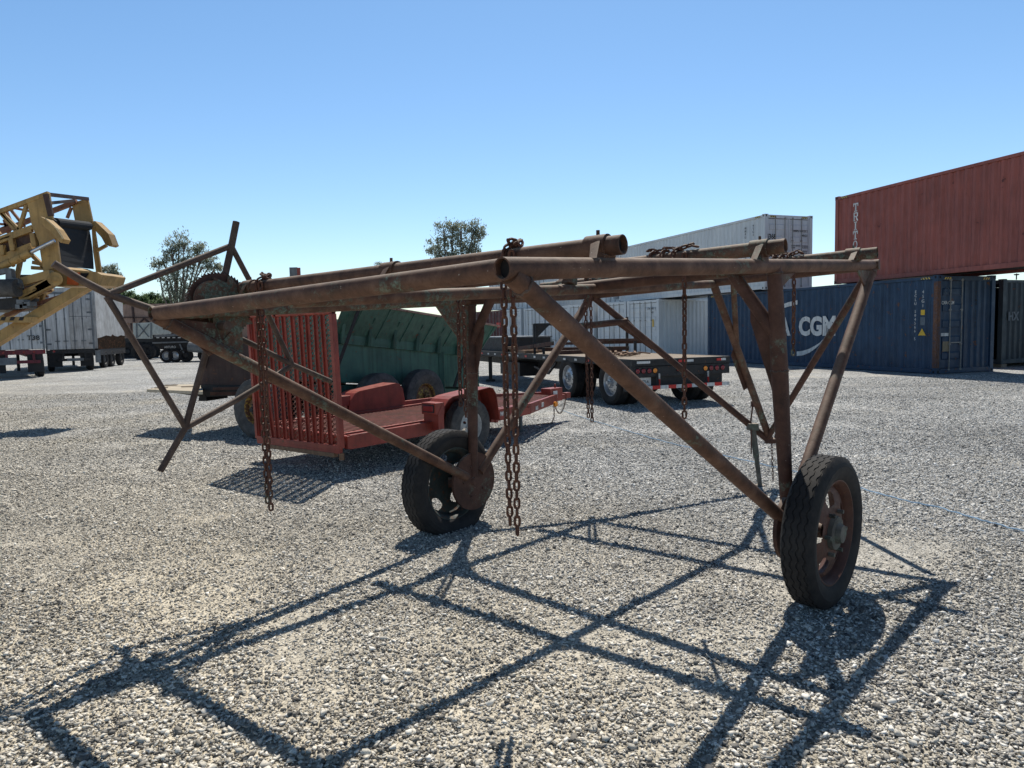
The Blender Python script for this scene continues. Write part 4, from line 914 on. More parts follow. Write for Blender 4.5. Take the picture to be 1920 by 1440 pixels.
# slim marker board standing behind it
mk = thing('marker_board', 'small grey and red marker board showing just above the upper pipe', 'marker', (at(553, 515, 15.0).x, 15.0, 0))
q = at(553, 513, 15.0)
mb = MB(); mb.b2((q.x - .11, 14.99, q.z - .15), (q.x + .05, 15.03, q.z + .13)); mb.build('board', M_['grey'], mk, world=True); mb = MB(); mb.b2((q.x + .05, 14.985, q.z - .15), (q.x + .11, 15.035, q.z + .12)); mb.build('red_edge', M_['red'], mk, world=True)
mb = MB(); mb.tube(V(q.x, 15.02, 0), V(q.x, 15.02, q.z - .15), .03, 8); mb.build('post', M_['grey'], mk, world=True)
# ------------------------------------------------------------------ flatbed trailer
fd = V(-.367, .93, 0); fr = V(.93, .367, 0); FO = V(2.49, 14.6, 0)
fb = thing('flatbed_trailer', 'long black drop-deck flatbed trailer with round tail lights and red-white bumper', 'trailer', FO)
def Fp(x, t, z): return FO + fr * x + fd * t + V(0, 0, z)
FR = rot3(fr, fd); FW = 2.46; FL = 13.0; FZ = 1.03
mb = MB()
for k in range(12): x = .06 + k * (FW - .12) / 12; mb.beam(Fp(x + .098, .12, FZ - .02), Fp(x + .098, FL, FZ - .02), .19, .035)
mb.build('deck', M_['wood'], fb, world=True)
mb = MB(); mb.beam(Fp(.03, 0, FZ - .07), Fp(.03, FL, FZ - .07), .06, .15); mb.beam(Fp(FW - .03, 0, FZ - .07), Fp(FW - .03, FL, FZ - .07), .06, .15)
mb.beam(Fp(0, .06, FZ - .07), Fp(FW, .06, FZ - .07), .12, .14)
for x in (.75, FW - .75): mb.beam(Fp(x, .1, FZ - .27), Fp(x, FL, FZ - .27), .14, .32)
for k in range(14): mb.beam(Fp(0.02, .5 + k * .9, FZ - .12), Fp(FW - .02, .5 + k * .9, FZ - .12), .07, .09)
mb.beam(Fp(.0, .09, FZ - .26), Fp(FW, .09, FZ - .26), .14, .22)
mb.build('frame', M_['blackp'], fb, world=True, bevel=.005)
mb = MB(); mb.prism([Fp(.25, .13, FZ - .36), Fp(FW - .12, .13, FZ - .36), Fp(FW - .12, .13, FZ - .58), Fp(.25, .13, FZ - .58)], fd * .02); mb.build('rear_panel', M_['blackp'], fb, world=True)
for x, m in [(.13, 'redlamp'), (.27, 'redlamp'), (.41, 'redlamp'), (.55, 'amber'), (1.12, 'redlamp'), (1.24, 'redlamp'), (1.82, 'amber'), (1.97, 'redlamp'), (2.12, 'redlamp'), (2.27, 'redlamp')]:
    mb = MB(); r = .05 if x not in (1.12, 1.24) else .035; mb.lathe([(0, .001), (-.012, r * .6), (-.004, r)], frame(Fp(x, .012, FZ - .24), fd, fr), 18); mb.build('tail_light', M_[m], fb, world=True, smooth=True)
    mb = MB(); mb.path([Fp(x + (r + .008) * math.cos(a * .3927), .014, FZ - .24 + (r + .008) * math.sin(a * .3927)) for a in range(16)], .007, 5, closed=True); mb.build('light_ring', M_['dark'], fb, world=True)
BZ = .44; n_ = 12
for k in range(n_):
    mb = MB(); x0 = .05 + k * 2.35 / n_; mb.beam(Fp(x0, -.03, BZ), Fp(x0 + 2.35 / n_, -.03, BZ), .05, .075, up=Z_); mb.build('bumper_stripe', M_['redref' if k % 2 == 0 else 'white'], fb, world=True)
for x in (.62, 1.85):
    mb = MB(); mb.beam(Fp(x, -.02, BZ + .04), Fp(x, .02, FZ - .34), .07, .03); mb.build('bumper_post', M_['blackp'], fb, world=True)
    mb = MB(); mb.beam(Fp(x, -.04, BZ + .05), Fp(x, -.035, BZ + .17), .05, .008, up=fr); mb.build('reflector', M_['redref'], fb, world=True); mb = MB(); mb.beam(Fp(x, -.04, BZ + .17), Fp(x, -.035, BZ + .29), .05, .008, up=fr); mb.build('reflector', M_['white'], fb, world=True)
mb = MB(); mb.beam(Fp(.16, .10, FZ - .47), Fp(.50, .10, FZ - .47), .008, .17, up=Z_); pl_ = mb.build('number_plate', M_['white'], fb, world=True)
text('90E-FT1-A', .085, MF(Fp(.175, .094, FZ - .50), fr, Z_, -fd), M_['black'], pl_, sx=.72, bold=.01)
for x0, x1, m in ((1.12, 1.28, 'redref'), (1.28, 1.5, 'white'), (2.1, 2.22, 'redref'), (2.22, 2.34, 'white'), (.1, .42, 'white')):
    mb = MB(); mb.beam(Fp(x0, -.004, FZ - .06), Fp(x1, -.004, FZ - .06), .006, .05, up=Z_); mb.build('reflector', M_[m], fb, world=True)
for k in range(16):
    t = 1.9 + k * .62; mb = MB(); mb.beam(Fp(-.004, t, FZ - .075), Fp(-.004, t + .13, FZ - .075), .006, .05, up=Z_); r_ = mb.build('reflector', M_['white' if k % 3 else 'redref'], fb, world=True)
def dual(t):
    for x0, sg in ((.13, -1), (FW - .13, 1)):
        for k in (0, 1):
            c = Fp(x0 - sg * k * .33, t, .5); wheel(fb, frame(c, fr, fd), .5, .27, .285, M_['tyre'], M_['alu'], M_['alu'], holes=0 if k else 10, hr=.72, hs=(.1, .1), nt_=56, out=sg, nuts=10, hubr=.28, grooves=4, lugs=False, zig=0, dishd=.9, hublen=.1)
    mb = MB(); mb.tube(Fp(.2, t, .5), Fp(FW - .2, t, .5), .07, 12); mb.box(Fp(FW / 2, t, .62), (1.1, .2, .2), FR); mb.build('axle', M_['blackp'], fb, world=True)
dual(1.0); dual(3.1)
mb = MB(); mb.prism([Fp(.0, .25, FZ - .12), Fp(.0, .38, FZ - .12), Fp(.0, .38, .35), Fp(.0, .25, .35)], fr * .6); mb.b2((0, 0, 0), (0, 0, 0)) if False else None; mb.build('mudflap', M_['blackp'], fb, world=True)
mb = MB(); mb.prism([Fp(FW - .6, .25, FZ - .12), Fp(FW - .02, .25, FZ - .12), Fp(FW - .02, .25, .4), Fp(FW - .6, .25, .4)], fd * .01); mb.build('mudflap', M_['blackp'], fb, world=True)
for x in (.35, FW - .35):
    mb = MB(); mb.beam(Fp(x, 9.6, FZ - .2), Fp(x, 9.6, .08), .12, .12); mb.box(Fp(x, 9.6, .04), (.3, .3, .06)); mb.build('landing_leg', M_['blackp'], fb, world=True)
mb = MB(); mb.box(Fp(.45, 7.2, .55), (.7, 1.6, .4), FR); mb.build('tool_box', M_['blackp'], fb, world=True, bevel=.01)
mb = MB(); mb.beam(Fp(.1, 5.3, FZ - .35), Fp(.1, 4.4, FZ - .5), .05, .05); mb.beam(Fp(.1, 4.4, FZ - .5), Fp(.1, 3.9, FZ - .2), .05, .05); mb.build('brace', M_['blackp'], fb, world=True)
# load on the flatbed
def load(name, label, cat, x, t, parts, rz=0, group=None):
    o = thing(name, label, cat, Fp(x, t, FZ), math.atan2(fd.y, fd.x) - math.pi / 2 + rz, group)
    for nm, f, m in parts: mb = MB(); f(mb); mb.build(nm, M_[m], o, bevel=.004)
    return o
load('steel_bin', 'long black steel bin on the front of the flatbed deck', 'bin', 1.0, 9.3, [('body', lambda m: (m.b2((-.75, -1.5, .0), (.75, 1.5, .42))), 'blackp'), ('lid', lambda m: m.b2((-.79, -1.54, .42), (.79, 1.54, .46)), 'grey')])
for i, (x, t, z, ln, rz, lab) in enumerate([(.35, 7.1, .08, 1.5, .1, 'thick brown timber block lying on top beside the black bin'), (.45, 7.0, .0, 1.9, .0, 'long brown timber under the short block on the flatbed'), (.2, 6.3, .0, 1.2, -.15, 'loose brown timber nearest the deck edge by the black bin')]):
    o = thing('timber', lab, 'timber', Fp(x, t, FZ + z), math.atan2(fd.y, fd.x) - math.pi / 2 + rz, 'timbers on the flatbed'); mb = MB(); mb.b2((-.12, -ln / 2, 0), (.12, ln / 2, .085)); mb.b2((.14, -ln / 2 + .1, 0), (.30, ln / 2 - .1, .07)); mb.build('timber_beam', M_['woodb'], o, bevel=.004)
rk = thing('steel_rack', 'dark steel frame with tall corner posts and pipes lying on the flatbed deck', 'rack', Fp(1.2, 4.6, FZ))
for x, t, h in ((.15, 5.4, .82), (2.2, 3.9, .95), (.15, 6.6, .35), (1.9, 3.0, .42), (1.0, 5.6, .2), (.2, 4.9, .18)): mb = MB(); mb.beam(Fp(x, t, FZ), Fp(x, t, FZ + h), .07, .07); mb.build('post', M_['blackp'], rk, world=True)
mb = MB(); mb.beam(Fp(.15, 5.4, FZ + .80), Fp(.75, 5.4, FZ + .80), .08, .07); mb.prism([Fp(.2, 5.4, FZ + .77), Fp(.6, 5.4, FZ + .77), Fp(.2, 5.4, FZ + .42)], fd * .02)
mb.build('corner_bracket', M_['blackp'], rk, world=True)
mb = MB(); mb.beam(Fp(.15, 6.6, FZ + .12), Fp(.15, 4.2, FZ + .30), .07, .10); mb.beam(Fp(.2, 5.0, FZ + .12), Fp(2.2, 3.8, FZ + .12), .08, .1); mb.beam(Fp(1.2, 5.6, FZ + .25), Fp(2.1, 3.0, FZ + .3), .06, .08); mb.beam(Fp(1.4, 5.3, FZ + .34), Fp(1.9, 2.8, FZ + .36), .05, .06); mb.beam(Fp(.2, 4.2, FZ + .05), Fp(2.2, 4.2, FZ + .05), .1, .1); mb.build('rails', M_['pipe_r'], rk, world=True)
mb = MB()
for k in range(26):
    c = Fp(.95 + random.uniform(-.3, .45), 2.1 + random.uniform(-.5, .5), FZ + .03 + random.uniform(0, .06)); a = random.uniform(0, 3.1); mb.beam(c - V(math.cos(a), math.sin(a), .1) * .15, c + V(math.cos(a), math.sin(a), .1) * .15, .05, .03)
tag(mb.build('scrap_wood', M_['woodb']), 'small heap of orange-brown splintered wood on the flatbed deck', 'scrap wood')
# ------------------------------------------------------------------ brown hopper machine behind the ramp
BY = 12.6
bmach = thing('brown_machine', 'dark brown farm machine with tan panel and wheel behind the red mesh ramp', 'farm machine', (at(430, 700, BY).x, BY, 0))
dpt = V(.5, 1.9, 0)
mb = MB(); mb.prism([at(x, y, BY) for x, y in [(383, 650), (400, 636), (520, 628), (520, 722), (376, 722)]], dpt); mb.build('body', M_['brown'], bmach, world=True)
mb = MB(); mb.prism([at(x, y, BY - .03) for x, y in [(376, 722), (520, 722), (520, 740), (380, 744)]], dpt); mb.prism([at(x, y, BY - .04) for x, y in [(374, 740), (385, 740), (388, 752), (372, 752)]], dpt * .3); mb.build('sill', M_['blackp'], bmach, world=True)
mb = MB(); mb.beam(at(400, 729, BY - .08), at(478, 727, BY - .08), .05, .05); mb.beam(at(440, 752, BY - .1), at(520, 752, BY - .1), .2, .1); mb.beam(at(395, 738, BY - .02), at(480, 737, BY - .02), .06, .06); mb.build('drawbar', M_['pipe_r'], bmach, world=True)
mb = MB(); mb.prism([at(x, y, BY + .1) for x, y in [(400, 640), (436, 580), (520, 580), (520, 640)]], V(.3, 1.2, 0)); mb.build('upper_hopper', M_['tan'], bmach, world=True)
mb = MB(); mb.prism([at(x, y, BY + .07) for x, y in [(456, 638), (474, 622), (480, 622), (480, 650), (462, 646)]], V(0, .02, 0)); mb.prism([at(x, y, BY + .06) for x, y in [(454, 590), (467, 590), (468, 607), (450, 607)]], V(0, .02, 0)); mb.build('black_plate', M_['black'], bmach, world=True)
mb = MB(); q = at(462, 599, BY + .05); mb.tube(q, q + V(0, .01, 0), .012, 8); mb.build('rivet', M_['white'], bmach, world=True)
mb = MB(); mb.prism([at(x, y, BY - .2) for x, y in [(373, 684), (382, 650), (388, 652), (378, 690)]], V(.05, .1, 0)); mb.build('flap', M_['brown'], bmach, world=True)
for q in (at(488, 757, 11.6), at(488, 757, 11.6) + V(.4, 2.2, 0)):
    wheel(bmach, frame(V(q.x, q.y, .5), V(-.45, -.89, 0).normalized(), V(.89, -.45, 0)), .5, .28, .25, M_['tyre_grey'], M_['rimyellow'], M_['blackp'], holes=0, nt_=56, out=1, hubr=.3)
mb = MB(); q = at(488, 757, 11.6); mb.tube(V(q.x, q.y, .5), V(q.x + .4, q.y + 2.2, .5), .06, 10); mb.beam(V(q.x, q.y + .2, .5), V(q.x - .2, q.y + 1.2, .85), .15, .15); mb.build('axle', M_['blackp'], bmach, world=True)
zp = .78
for k, (pl, lab) in enumerate([([(275, 730), (308, 723.5), (380, 726), (380, 734)], 'near'), ([(310, 723), (326, 720.5), (380, 720.5), (380, 725.5)], 'far')]):
    mb = MB(); mb.prism([gnd(x, y, zp + .004 * k) for x, y in pl], V(0, 0, -.05)); mb.build('platform_board', M_['woodl'], bmach, world=True)
mb = MB()
for a, b in (((308, 722), (332, 721.5)), ((340, 725), (366, 724)), ((290, 727), (315, 726))): mb.beam(gnd(*a, zp + .02), gnd(*b, zp + .02), .05, .015)
mb.build('cleat', M_['wood'], bmach, world=True)
mb = MB()
for px_, py_ in ((285, 729), (350, 731)): q = gnd(px_, py_, zp - .06); mb.beam(q, at(384, 742, BY), .04, .04)
mb.build('platform_arm', M_['blackp'], bmach, world=True)
# ------------------------------------------------------------------ trucks and trailers at far left
def box_trailer(name, label, x0, x1, yb, Y, H, ground_y, mat, Ln=11.0, kind=0, th_f=1.06):
    p = at(x0, yb, Y); th = math.degrees(math.atan2(-(at((x0 + x1) / 2, yb, Y).x), Y)) * th_f; c_, s_ = math.cos(R_(th)), math.sin(R_(th))
    q = onplane(x1, yb, p, (-s_, c_, 0)); W = math.hypot(q.x - p.x, q.y - p.y); z0 = (p.z + q.z) / 2
    o = thing(name, label, 'trailer', (p.x, Y, 0), R_(th), 'box trailers parked at far left')
    mb = MB(); mb.b2((.04, .05, z0), (W - .04, Ln, z0 + H)); mb.build('box_body', M_[mat], o, bevel=.02)
    mb = MB(); mb.b2((0, 0, z0 - .02), (.07, .1, z0 + H + .02)); mb.b2((W - .07, 0, z0 - .02), (W, .1, z0 + H + .02)); mb.b2((.07, .004, z0 + H - .1), (W - .07, .1, z0 + H + .02)); mb.build('rear_frame', M_['grey'], o)
    for s in (0, 1):
        a, b = (.09, W / 2 - .01) if s == 0 else (W / 2 + .01, W - .09)
        mb = MB(); mb.b2((a, .02, z0 + .02), (b, .05, z0 + H - .12)); d = mb.build('door', M_[mat], o)
        for f in (.45, .82) if s == 0 else (.2, .6):
            x = a + (b - a) * f; mb = MB(); mb.tube(V(x, .0, z0), V(x, .0, z0 + H - .05), .022, 8); mb.b2((x - .12, -.02, z0 + .42), (x + .12, 0, z0 + .46)); mb.box(V(x, 0, z0 + .44), (.05, .04, .14)); mb.box(V(x, 0, z0 + 1.6), (.07, .04, .07)); mb.build('lock_rod', M_['grey'], d)
        for z in (.25, 1.0, 1.9, 2.6):
            mb = MB(); xx = a - .02 if s == 0 else b - .18; mb.b2((xx, .0, z0 + z), (xx + .2, .018, z0 + z + .09)); mb.build('hinge', M_['grey'], d)
    mb = MB()
    for x in (.55, W - .75): mb.b2((x, .15, z0 - .32), (x + .2, Ln, z0 - .02))
    mb.b2((0, .02, z0 - .22), (W, .14, z0 - .02)); mb.b2((.5, -.02, z0 - .62), (W - .2, .08, z0 - .48)); mb.b2((.7, .0, z0 - .5), (.8, .08, z0 - .2)); mb.b2((W - .5, .0, z0 - .5), (W - .4, .08, z0 - .2))
    mb.build('chassis', M_['chassisred'] if kind == 1 else M_['blackp'], o)
    for x in (.1, W - .7):
        mb = MB(); mb.b2((x, .12, .25), (x + .6, .14, z0 - .2)); mb.build('mudflap', M_['black'], o)
    for x in (.2, W - .2):
        for y in (.9, 2.2):
            wheel(o, frame(V(x, y, .5), V(1, 0, 0), V(0, 1, 0)), .5, .3, .28, M_['tyre'], M_['blackp'], M_['blackp'], holes=0, nt_=36, world=False, out=1 if x > 1 else -1, hub=False)
    mb = MB(); mb.b2((.6, Ln - 1.5, .0), (.75, Ln - 1.35, z0 - .1)); mb.b2((W - .75, Ln - 1.5, .0), (W - .6, Ln - 1.35, z0 - .1)); mb.build('landing_leg', M_['blackp'], o)
    return o, W, z0
o, W, z0 = box_trailer('box_trailer', 'white ribbed box trailer on red chassis numbered T38, leftmost', -28, 85, 656, 31.0, 3.0, 710, 'van', kind=1)
mb = MB()
for k in range(6): x = .25 + k * (W - .5) / 5; mb.b2((x, -.03, z0 + .02), (x + .07, .02, z0 + 2.9))
for z in (.9, 1.5): mb.b2((.1, -.035, z0 + z), (W - .1, -.025, z0 + z + .03))
mb.build('ribs', M_['van'], o)
text('T38', .3, MF(V(W - .66, -.04, z0 + .42), X_, Z_, -Y_), M_['black'], o, world=False, bold=.01)
text('TARE 9260\nGVW\nNET WT', .1, MF(V(W - 1.35, -.04, z0 + .85), X_, Z_, -Y_), M_['black'], o, world=False)
for k in range(7): mb = MB(); mb.tube(V(.25 + k * .38, .01, z0 - .12), V(.25 + k * .38, -.012, z0 - .12), .05, 10); mb.build('tail_light', M_['redlamp'], o)
mb = MB(); mb.b2((W - 1.9, -.04, z0 - .66), (W - 1.1, -.03, z0 - .34)); mb.build('plate', M_['grey'], o)
o, W, z0 = box_trailer('box_trailer', 'white box trailer with one clean and one patched dirty rear door, second from left', 86, 178, 655, 37.0, 3.0, 690, 'van')
mb = MB(); mb.b2((W / 2 + .02, .0, z0 + .03), (W - .1, .018, z0 + 2.86)); mb.build('patched_panel', M_['vandirty'], o); mb = MB(); mb.b2((W / 2 + .02, -.004, z0 + 1.72), (W - .1, .0, z0 + 1.75)); mb.build('seam', M_['grey'], o)
mb = MB(); mb.b2((W - .0, -.05, z0 - .75), (W + .25, .12, z0 - .1)); mb.build('step', M_['grey'], o); mb = MB(); mb.b2((W - 1.3, -.06, z0 - .62), (W - .55, -.05, z0 - .47)); mb.build('plate', M_['grey'], o)
p0 = at(184, 655, 40.0); p1 = at(235, 652, 45.5)
o = thing('box_trailer', 'weathered white trailer side with torn brown lower patch beside the patched trailer', 'trailer', (p0.x, 40.0, 0), 0, 'box trailers parked at far left')
u = V(p1.x - p0.x, p1.y - p0.y, 0); nb = V(-u.y, u.x, 0).normalized() * 2.4
mb = MB(); mb.prism([V(p0.x, p0.y, 1.15), V(p0.x, p0.y, 1.15) + u, V(p0.x, p0.y, 4.35) + u, V(p0.x, p0.y, 4.55)], nb); mb.build('box_body', M_['vandirty'], o, world=True)
nn = -nb.normalized() * .012; pts = [V(p0.x, p0.y, 1.1) + u * s + nn + V(0, 0, z) for s, z in [(0, 0), (1, 0), (1, .72), (.85, .78), (.72, .70), (.6, .74), (.52, .84), (.47, .72), (.3, .78), (.14, .68), (0, .62)]]
mb = MB(); mb.prism(pts, -nn * .5); mb.build('torn_patch', paint('torn_brown', (.035, .024, .017), (.022, .016, .012), rust=.3, rough=.95, spec=.02), o, world=True)
mb = MB(); mb.prism([V(p0.x, p0.y, .75) + u * .02, V(p0.x, p0.y, .75) + u, V(p0.x, p0.y, 1.15) + u, V(p0.x, p0.y, 1.15)], nb); mb.build('chassis', M_['blackp'], o, world=True)
for s in (.25, .5, .85):
    c = V(p0.x, p0.y, .5) + u * s + nb * .06; wheel(o, frame(c, -nb, u), .5, .3, .28, M_['tyre'], M_['blackp'], M_['blackp'], holes=0, nt_=36, hub=False, out=1)
# tan grain trailer, white bin and chassis further away
BG = 60.0
gt = thing('grain_trailer', 'long tan steel grain trailer with braced side panels in front of the trees', 'trailer', (at(330, 640, BG).x, BG, 0))
mb = MB(); mb.prism([at(x, y, BG) for x, y in [(226, 571), (312, 569), (470, 573), (470, 606), (226, 606)]], V(0, 2.5, 0)); mb.prism([at(x, y, BG + .3) for x, y in [(226, 606), (470, 606), (460, 640), (236, 634)]], V(0, 1.8, 0)); mb.build('body', M_['tan'], gt, world=True)
mb = MB()
for x in range(246, 470, 13):
    mb.beam(at(x, 606, BG - .05), at(x, 640, BG - .05), .12, .08)
mb.beam(at(226, 595, BG - .05), at(470, 597, BG - .05), .1, .1); mb.beam(at(248, 572, BG - .05), at(251, 604, BG - .05), .15, .1); mb.beam(at(262, 605, BG - .08), at(270, 597, BG - .08), .15, .1); mb.beam(at(270, 597, BG - .08), at(279, 605, BG - .08), .15, .1); mb.build('brace', M_['brown'], gt, world=True)
mb = MB(); mb.prism([at(x, y, BG + .4) for x, y in [(232, 634), (470, 640), (470, 650), (232, 644)]], V(0, 1.6, 0)); mb.build('chassis', M_['blackp'], gt, world=True)
for x in (238, 262, 280, 440, 460): wheel(gt, frame(V(at(x, 650, BG).x, BG + .2, .55), V(0, -1, 0), V(1, 0, 0)), .75 if x < 300 else .55, .4, .3, M_['tyre'], M_['blackp'], M_['blackp'], holes=0, nt_=36, hub=False, out=1)
gt_ = gt
wb = thing('white_bin', 'small off-white steel bin trailer with cross-braced side at far left', 'bin', (at(270, 640, 55).x, 55, 0))
mb = MB(); mb.prism([at(x, y, 55) for x, y in [(249, 606), (289, 604), (288, 626), (283, 635), (256, 635), (250, 628)]], V(.3, 2.2, 0)); mb.build('body', paint('bin_white', (.52, .54, .50), (.38, .40, .37), rust=.15, rough=.6), wb, world=True)
mb = MB()
for a, b in (((259, 608), (279, 632)), ((279, 608), (259, 632)), ((256, 606), (256, 634)), ((283, 605), (283, 634))): mb.beam(at(*a, 54.95), at(*b, 54.95), .08, .05)
mb.build('brace', M_['grey'], wb, world=True)
mb = MB(); mb.prism([at(x, y, 55.1) for x, y in [(240, 633), (290, 635), (290, 641), (240, 641)]], V(.3, 2, 0)); mb.build('chassis', M_['blackp'], wb, world=True)
for x in (262, 276): wheel(wb, frame(V(at(x, 650, 55).x, 55, .62), V(0, -1, 0), V(1, 0, 0)), .62, .4, .3, M_['tyre'], M_['blackp'], M_['blackp'], holes=0, nt_=36, hub=False, out=1)
ch = thing('truck_chassis', 'black low truck chassis with small wheels parked at far left behind the reel', 'chassis', (at(340, 660, 48).x, 48, 0))
CY = 48.0
mb = MB(); mb.prism([at(x, y, CY) for x, y in [(286, 628), (345, 625), (400, 634), (400, 660), (300, 655), (288, 645)]], V(.4, 2.2, 0)); mb.build('frame', M_['blackp'], ch, world=True)
mb = MB(); mb.beam(at(286, 643, CY - .1), at(352, 641, CY - .1), .1, .1); mb.beam(at(290, 630, CY - .05), at(350, 627, CY - .05), .1, .15); mb.tube(at(355, 650, CY - .3), at(405, 655, CY - .3), .35, 14); mb.beam(at(337, 645, CY - .2), at(345, 662, CY - .2), .08, .08); mb.build('fittings', M_['grey'], ch, world=True)
for k in range(5): mb = MB(); q = at(296 + k * 10, 633, CY - .12); mb.box(q, (.18, .02, .07)); mb.build('reflector', M_['white'], ch, world=True)
text('ARTURO', .22, MF(at(308, 653, CY - .12), X_, Z_, -Y_), M_['white'], ch, sx=.9)
for x in (314, 330, 350, 385): wheel(ch, frame(V(at(x, 660, CY).x, CY - .1, .45), V(0, -1, 0), V(1, 0, 0)), .45, .3, .27, M_['tyre'], M_['alu' if x in (314, 330) else 'blackp'], M_['blackp'], holes=0, nt_=36, hub=False, out=1)
# ------------------------------------------------------------------ yellow conveyor
YN, YF = 14.0, 15.5
cv = thing('conveyor', 'yellow mobile conveyor with lattice frame and black belt rising at left edge', 'conveyor', (at(-60, 690, 14).x, 14.5, 0))
nr = lambda x, y, d=0: at(x, y, YN + d)
fa = lambda x, y, d=0: at(x, y, YF + d)
def poly(name, pts, Yd, t, m='yellow', par=cv): mb = MB(); mb.prism([at(x, y, Yd) for x, y in pts], V(0, t, 0)); return mb.build(name, M_[m], par, world=True, bevel=.004)
def bar(name, segs, Yd, w_=.07, m='yellow', par=cv):
    for a, b in segs: mb = MB(); mb.beam(at(*a, Yd), at(*b, Yd), w_, w_); mb.build(name, M_[m], par, world=True)
poly('head_plate', [(50, 377), (84, 362), (92, 363), (98, 405), (107, 450), (113, 498), (81, 510), (72, 452), (60, 426)], YN, .05)
poly('head_plate', [(135, 387), (139, 379), (164, 372), (176, 427), (168, 424), (140, 413)], YF, .05)
poly('head_plate', [(171, 420), (176, 424), (190, 512), (188, 518), (180, 512), (174, 470)], YF - .02, .05)
bar('top_chord', [((92, 363), (-60, 419)), ((62, 426), (-60, 470)), ((60, 431), (-60, 475))], YN + .03, .08)
bar('far_chord', [((144, 378), (95, 397)), ((95, 397), (-60, 460))], YF, .09, 'yellowr')
bar('lattice_bar', [((51, 381), (36, 431)), ((0, 397), (31, 434)), ((-30, 405), (0, 440)), ((36, 431), (0, 395))], YN + .05, .06)
bar('lattice_bar', [((20, 393), (46, 425)), ((10, 392), (22, 419)), ((12, 390), (50, 384)), ((16, 388), (56, 396)), ((0, 420), (40, 424)), ((0, 430), (25, 420)), ((22, 424), (15, 438)), ((126, 409), (134, 389)), ((8, 412), (14, 430))], YF, .05, 'yellowr')
mb = MB(); mb.beam(nr(86, 364), fa(164, 373), .07, .07); mb.beam(nr(92, 381), fa(140, 376), .04, .06); mb.beam(nr(86, 364, .0), nr(96, 405), .1, .05); mb.build('cross_bar', M_['brown'], cv, world=True)
# belt with its curved head
mb = MB(); top = []; 
for k in range(9):
    f = k / 8; a = (104 + 8 * f - 3 * math.sin(math.pi * f), 414 + 84 * f); b = (166 + 10 * f + 2 * math.sin(math.pi * f), 421 + 84 * f)
    top += [nr(*a), fa(*b, -.1)]
mb.add(top, [(2 * i, 2 * i + 1, 2 * i + 3, 2 * i + 2) for i in range(8)]); mb.prism([nr(96, 408), fa(160, 415, -.1), fa(166, 421, -.1), nr(104, 414)], V(-.3, .1, 0)); mb.tube(nr(104, 417, .1), fa(166, 424, -.2), .09, 14); mb.build('belt', M_['belt'], cv, world=True, recalc=False)
mb = MB(); mb.prism([at(x, y, 14.6) for x, y in [(0, 455), (40, 440), (76, 434), (84, 470), (58, 465), (20, 480), (-60, 520), (-60, 475)]], V(0, .3, 0)); mb.build('belt_run', M_['belt'], cv, world=True)
bar('idler', [((22, 448), (26, 470)), ((62, 438), (66, 462)), ((4, 460), (6, 478))], YN + .02, .09)
for x, y in ((30, 452), (48, 446), (12, 462)):
    mb = MB(); mb.tube(at(x, y, 14.1), at(x + 8, y + 6, 14.5), .12, 12); mb.build('roller', M_['brown'], cv, world=True)
poly('guard_arm', [(76, 406), (84, 410), (104, 428), (117, 448), (113, 455), (107, 448), (96, 436), (76, 418)], YN - .28, .26)
mb = MB(); mb.prism([nr(84, 410, -.28), nr(104, 428, -.28), nr(104, 428, -.02), nr(84, 410, -.02)], V(.01, 0, .02)); mb.prism([nr(104, 428, -.28), nr(117, 448, -.28), nr(117, 448, -.02), nr(104, 428, -.02)], V(.03, 0, .01)); mb.build('guard_top', plain('yellow_sunlit', (.62, .48, .28), .5), cv, world=True)  # paler yellow sheets paint the sunlit upper faces of the near arm
poly('guard_arm', [(174, 415), (178, 414), (203, 438), (211, 459), (205, 462), (197, 458), (190, 445), (178, 432)], YF, .26)
bar('guard_link', [((182, 470), (200, 460)), ((79, 444), (92, 432))], YF - .1, .06)
mb = MB(); mb.tube(at(58, 473, 13.85), at(102, 451, 13.85), .035, 10); mb.build('piston', M_['steel'], cv, world=True, smooth=True)
mb = MB(); mb.tube(at(-50, 525, 13.85), at(58, 474, 13.85), .075, 14); mb.tube(at(20, 493, 13.85), at(22, 492, 13.85), .09, 14); mb.tube(at(40, 484, 13.85), at(42, 483, 13.85), .09, 14); mb.build('cylinder', M_['yellow'], cv, world=True, smooth=True)
bar('lower_boom', [((-60, 512), (62, 462))], YN + .1, .13)
poly('lower_plate', [(81, 510), (113, 497), (132, 505), (182, 510), (190, 515), (184, 534), (160, 536), (98, 537), (88, 522)], YN + .2, .9, 'yellow')
poly('orange_guard', [(126, 515), (150, 510), (146, 535), (125, 533)], YN + .17, .02, 'orange')
poly('dark_gap', [(151, 512), (166, 512), (160, 521), (150, 519)], YN + .17, .02, 'dark')
bar('mid_boom', [((98, 514), (34, 531)), ((108, 523), (30, 562)), ((104, 527), (44, 560))], YN - .1, .15)
mb = MB(); mb.tube(at(103, 523, 13.75), at(103, 523, 14.0), .13, 18); mb.tube(at(103, 523, 13.7), at(103, 523, 13.75), .05, 12); mb.build('pivot', M_['yellow'], cv, world=True, smooth=True)
poly('leg_beam', [(134, 539), (166, 540), (-60, 678), (-60, 655)], YN - .05, .22)
bar('brace', [((130, 551), (58, 574)), ((58, 574), (10, 592))], YN + .1, .07, 'yellowr')
bar('strut', [((82, 547), (74, 588)), ((60, 478), (94, 512)), ((38, 490), (28, 540)), ((60, 502), (92, 504)), ((62, 492), (86, 497))], YN + .3, .07)
bar('rusty_rail', [((40, 541), (98, 538)), ((40, 548), (96, 545)), ((40, 553), (90, 556))], YN + .6, .05, 'yellowr')
bar('rear_leg', [((96, 540), (-60, 640))], YF, .12)
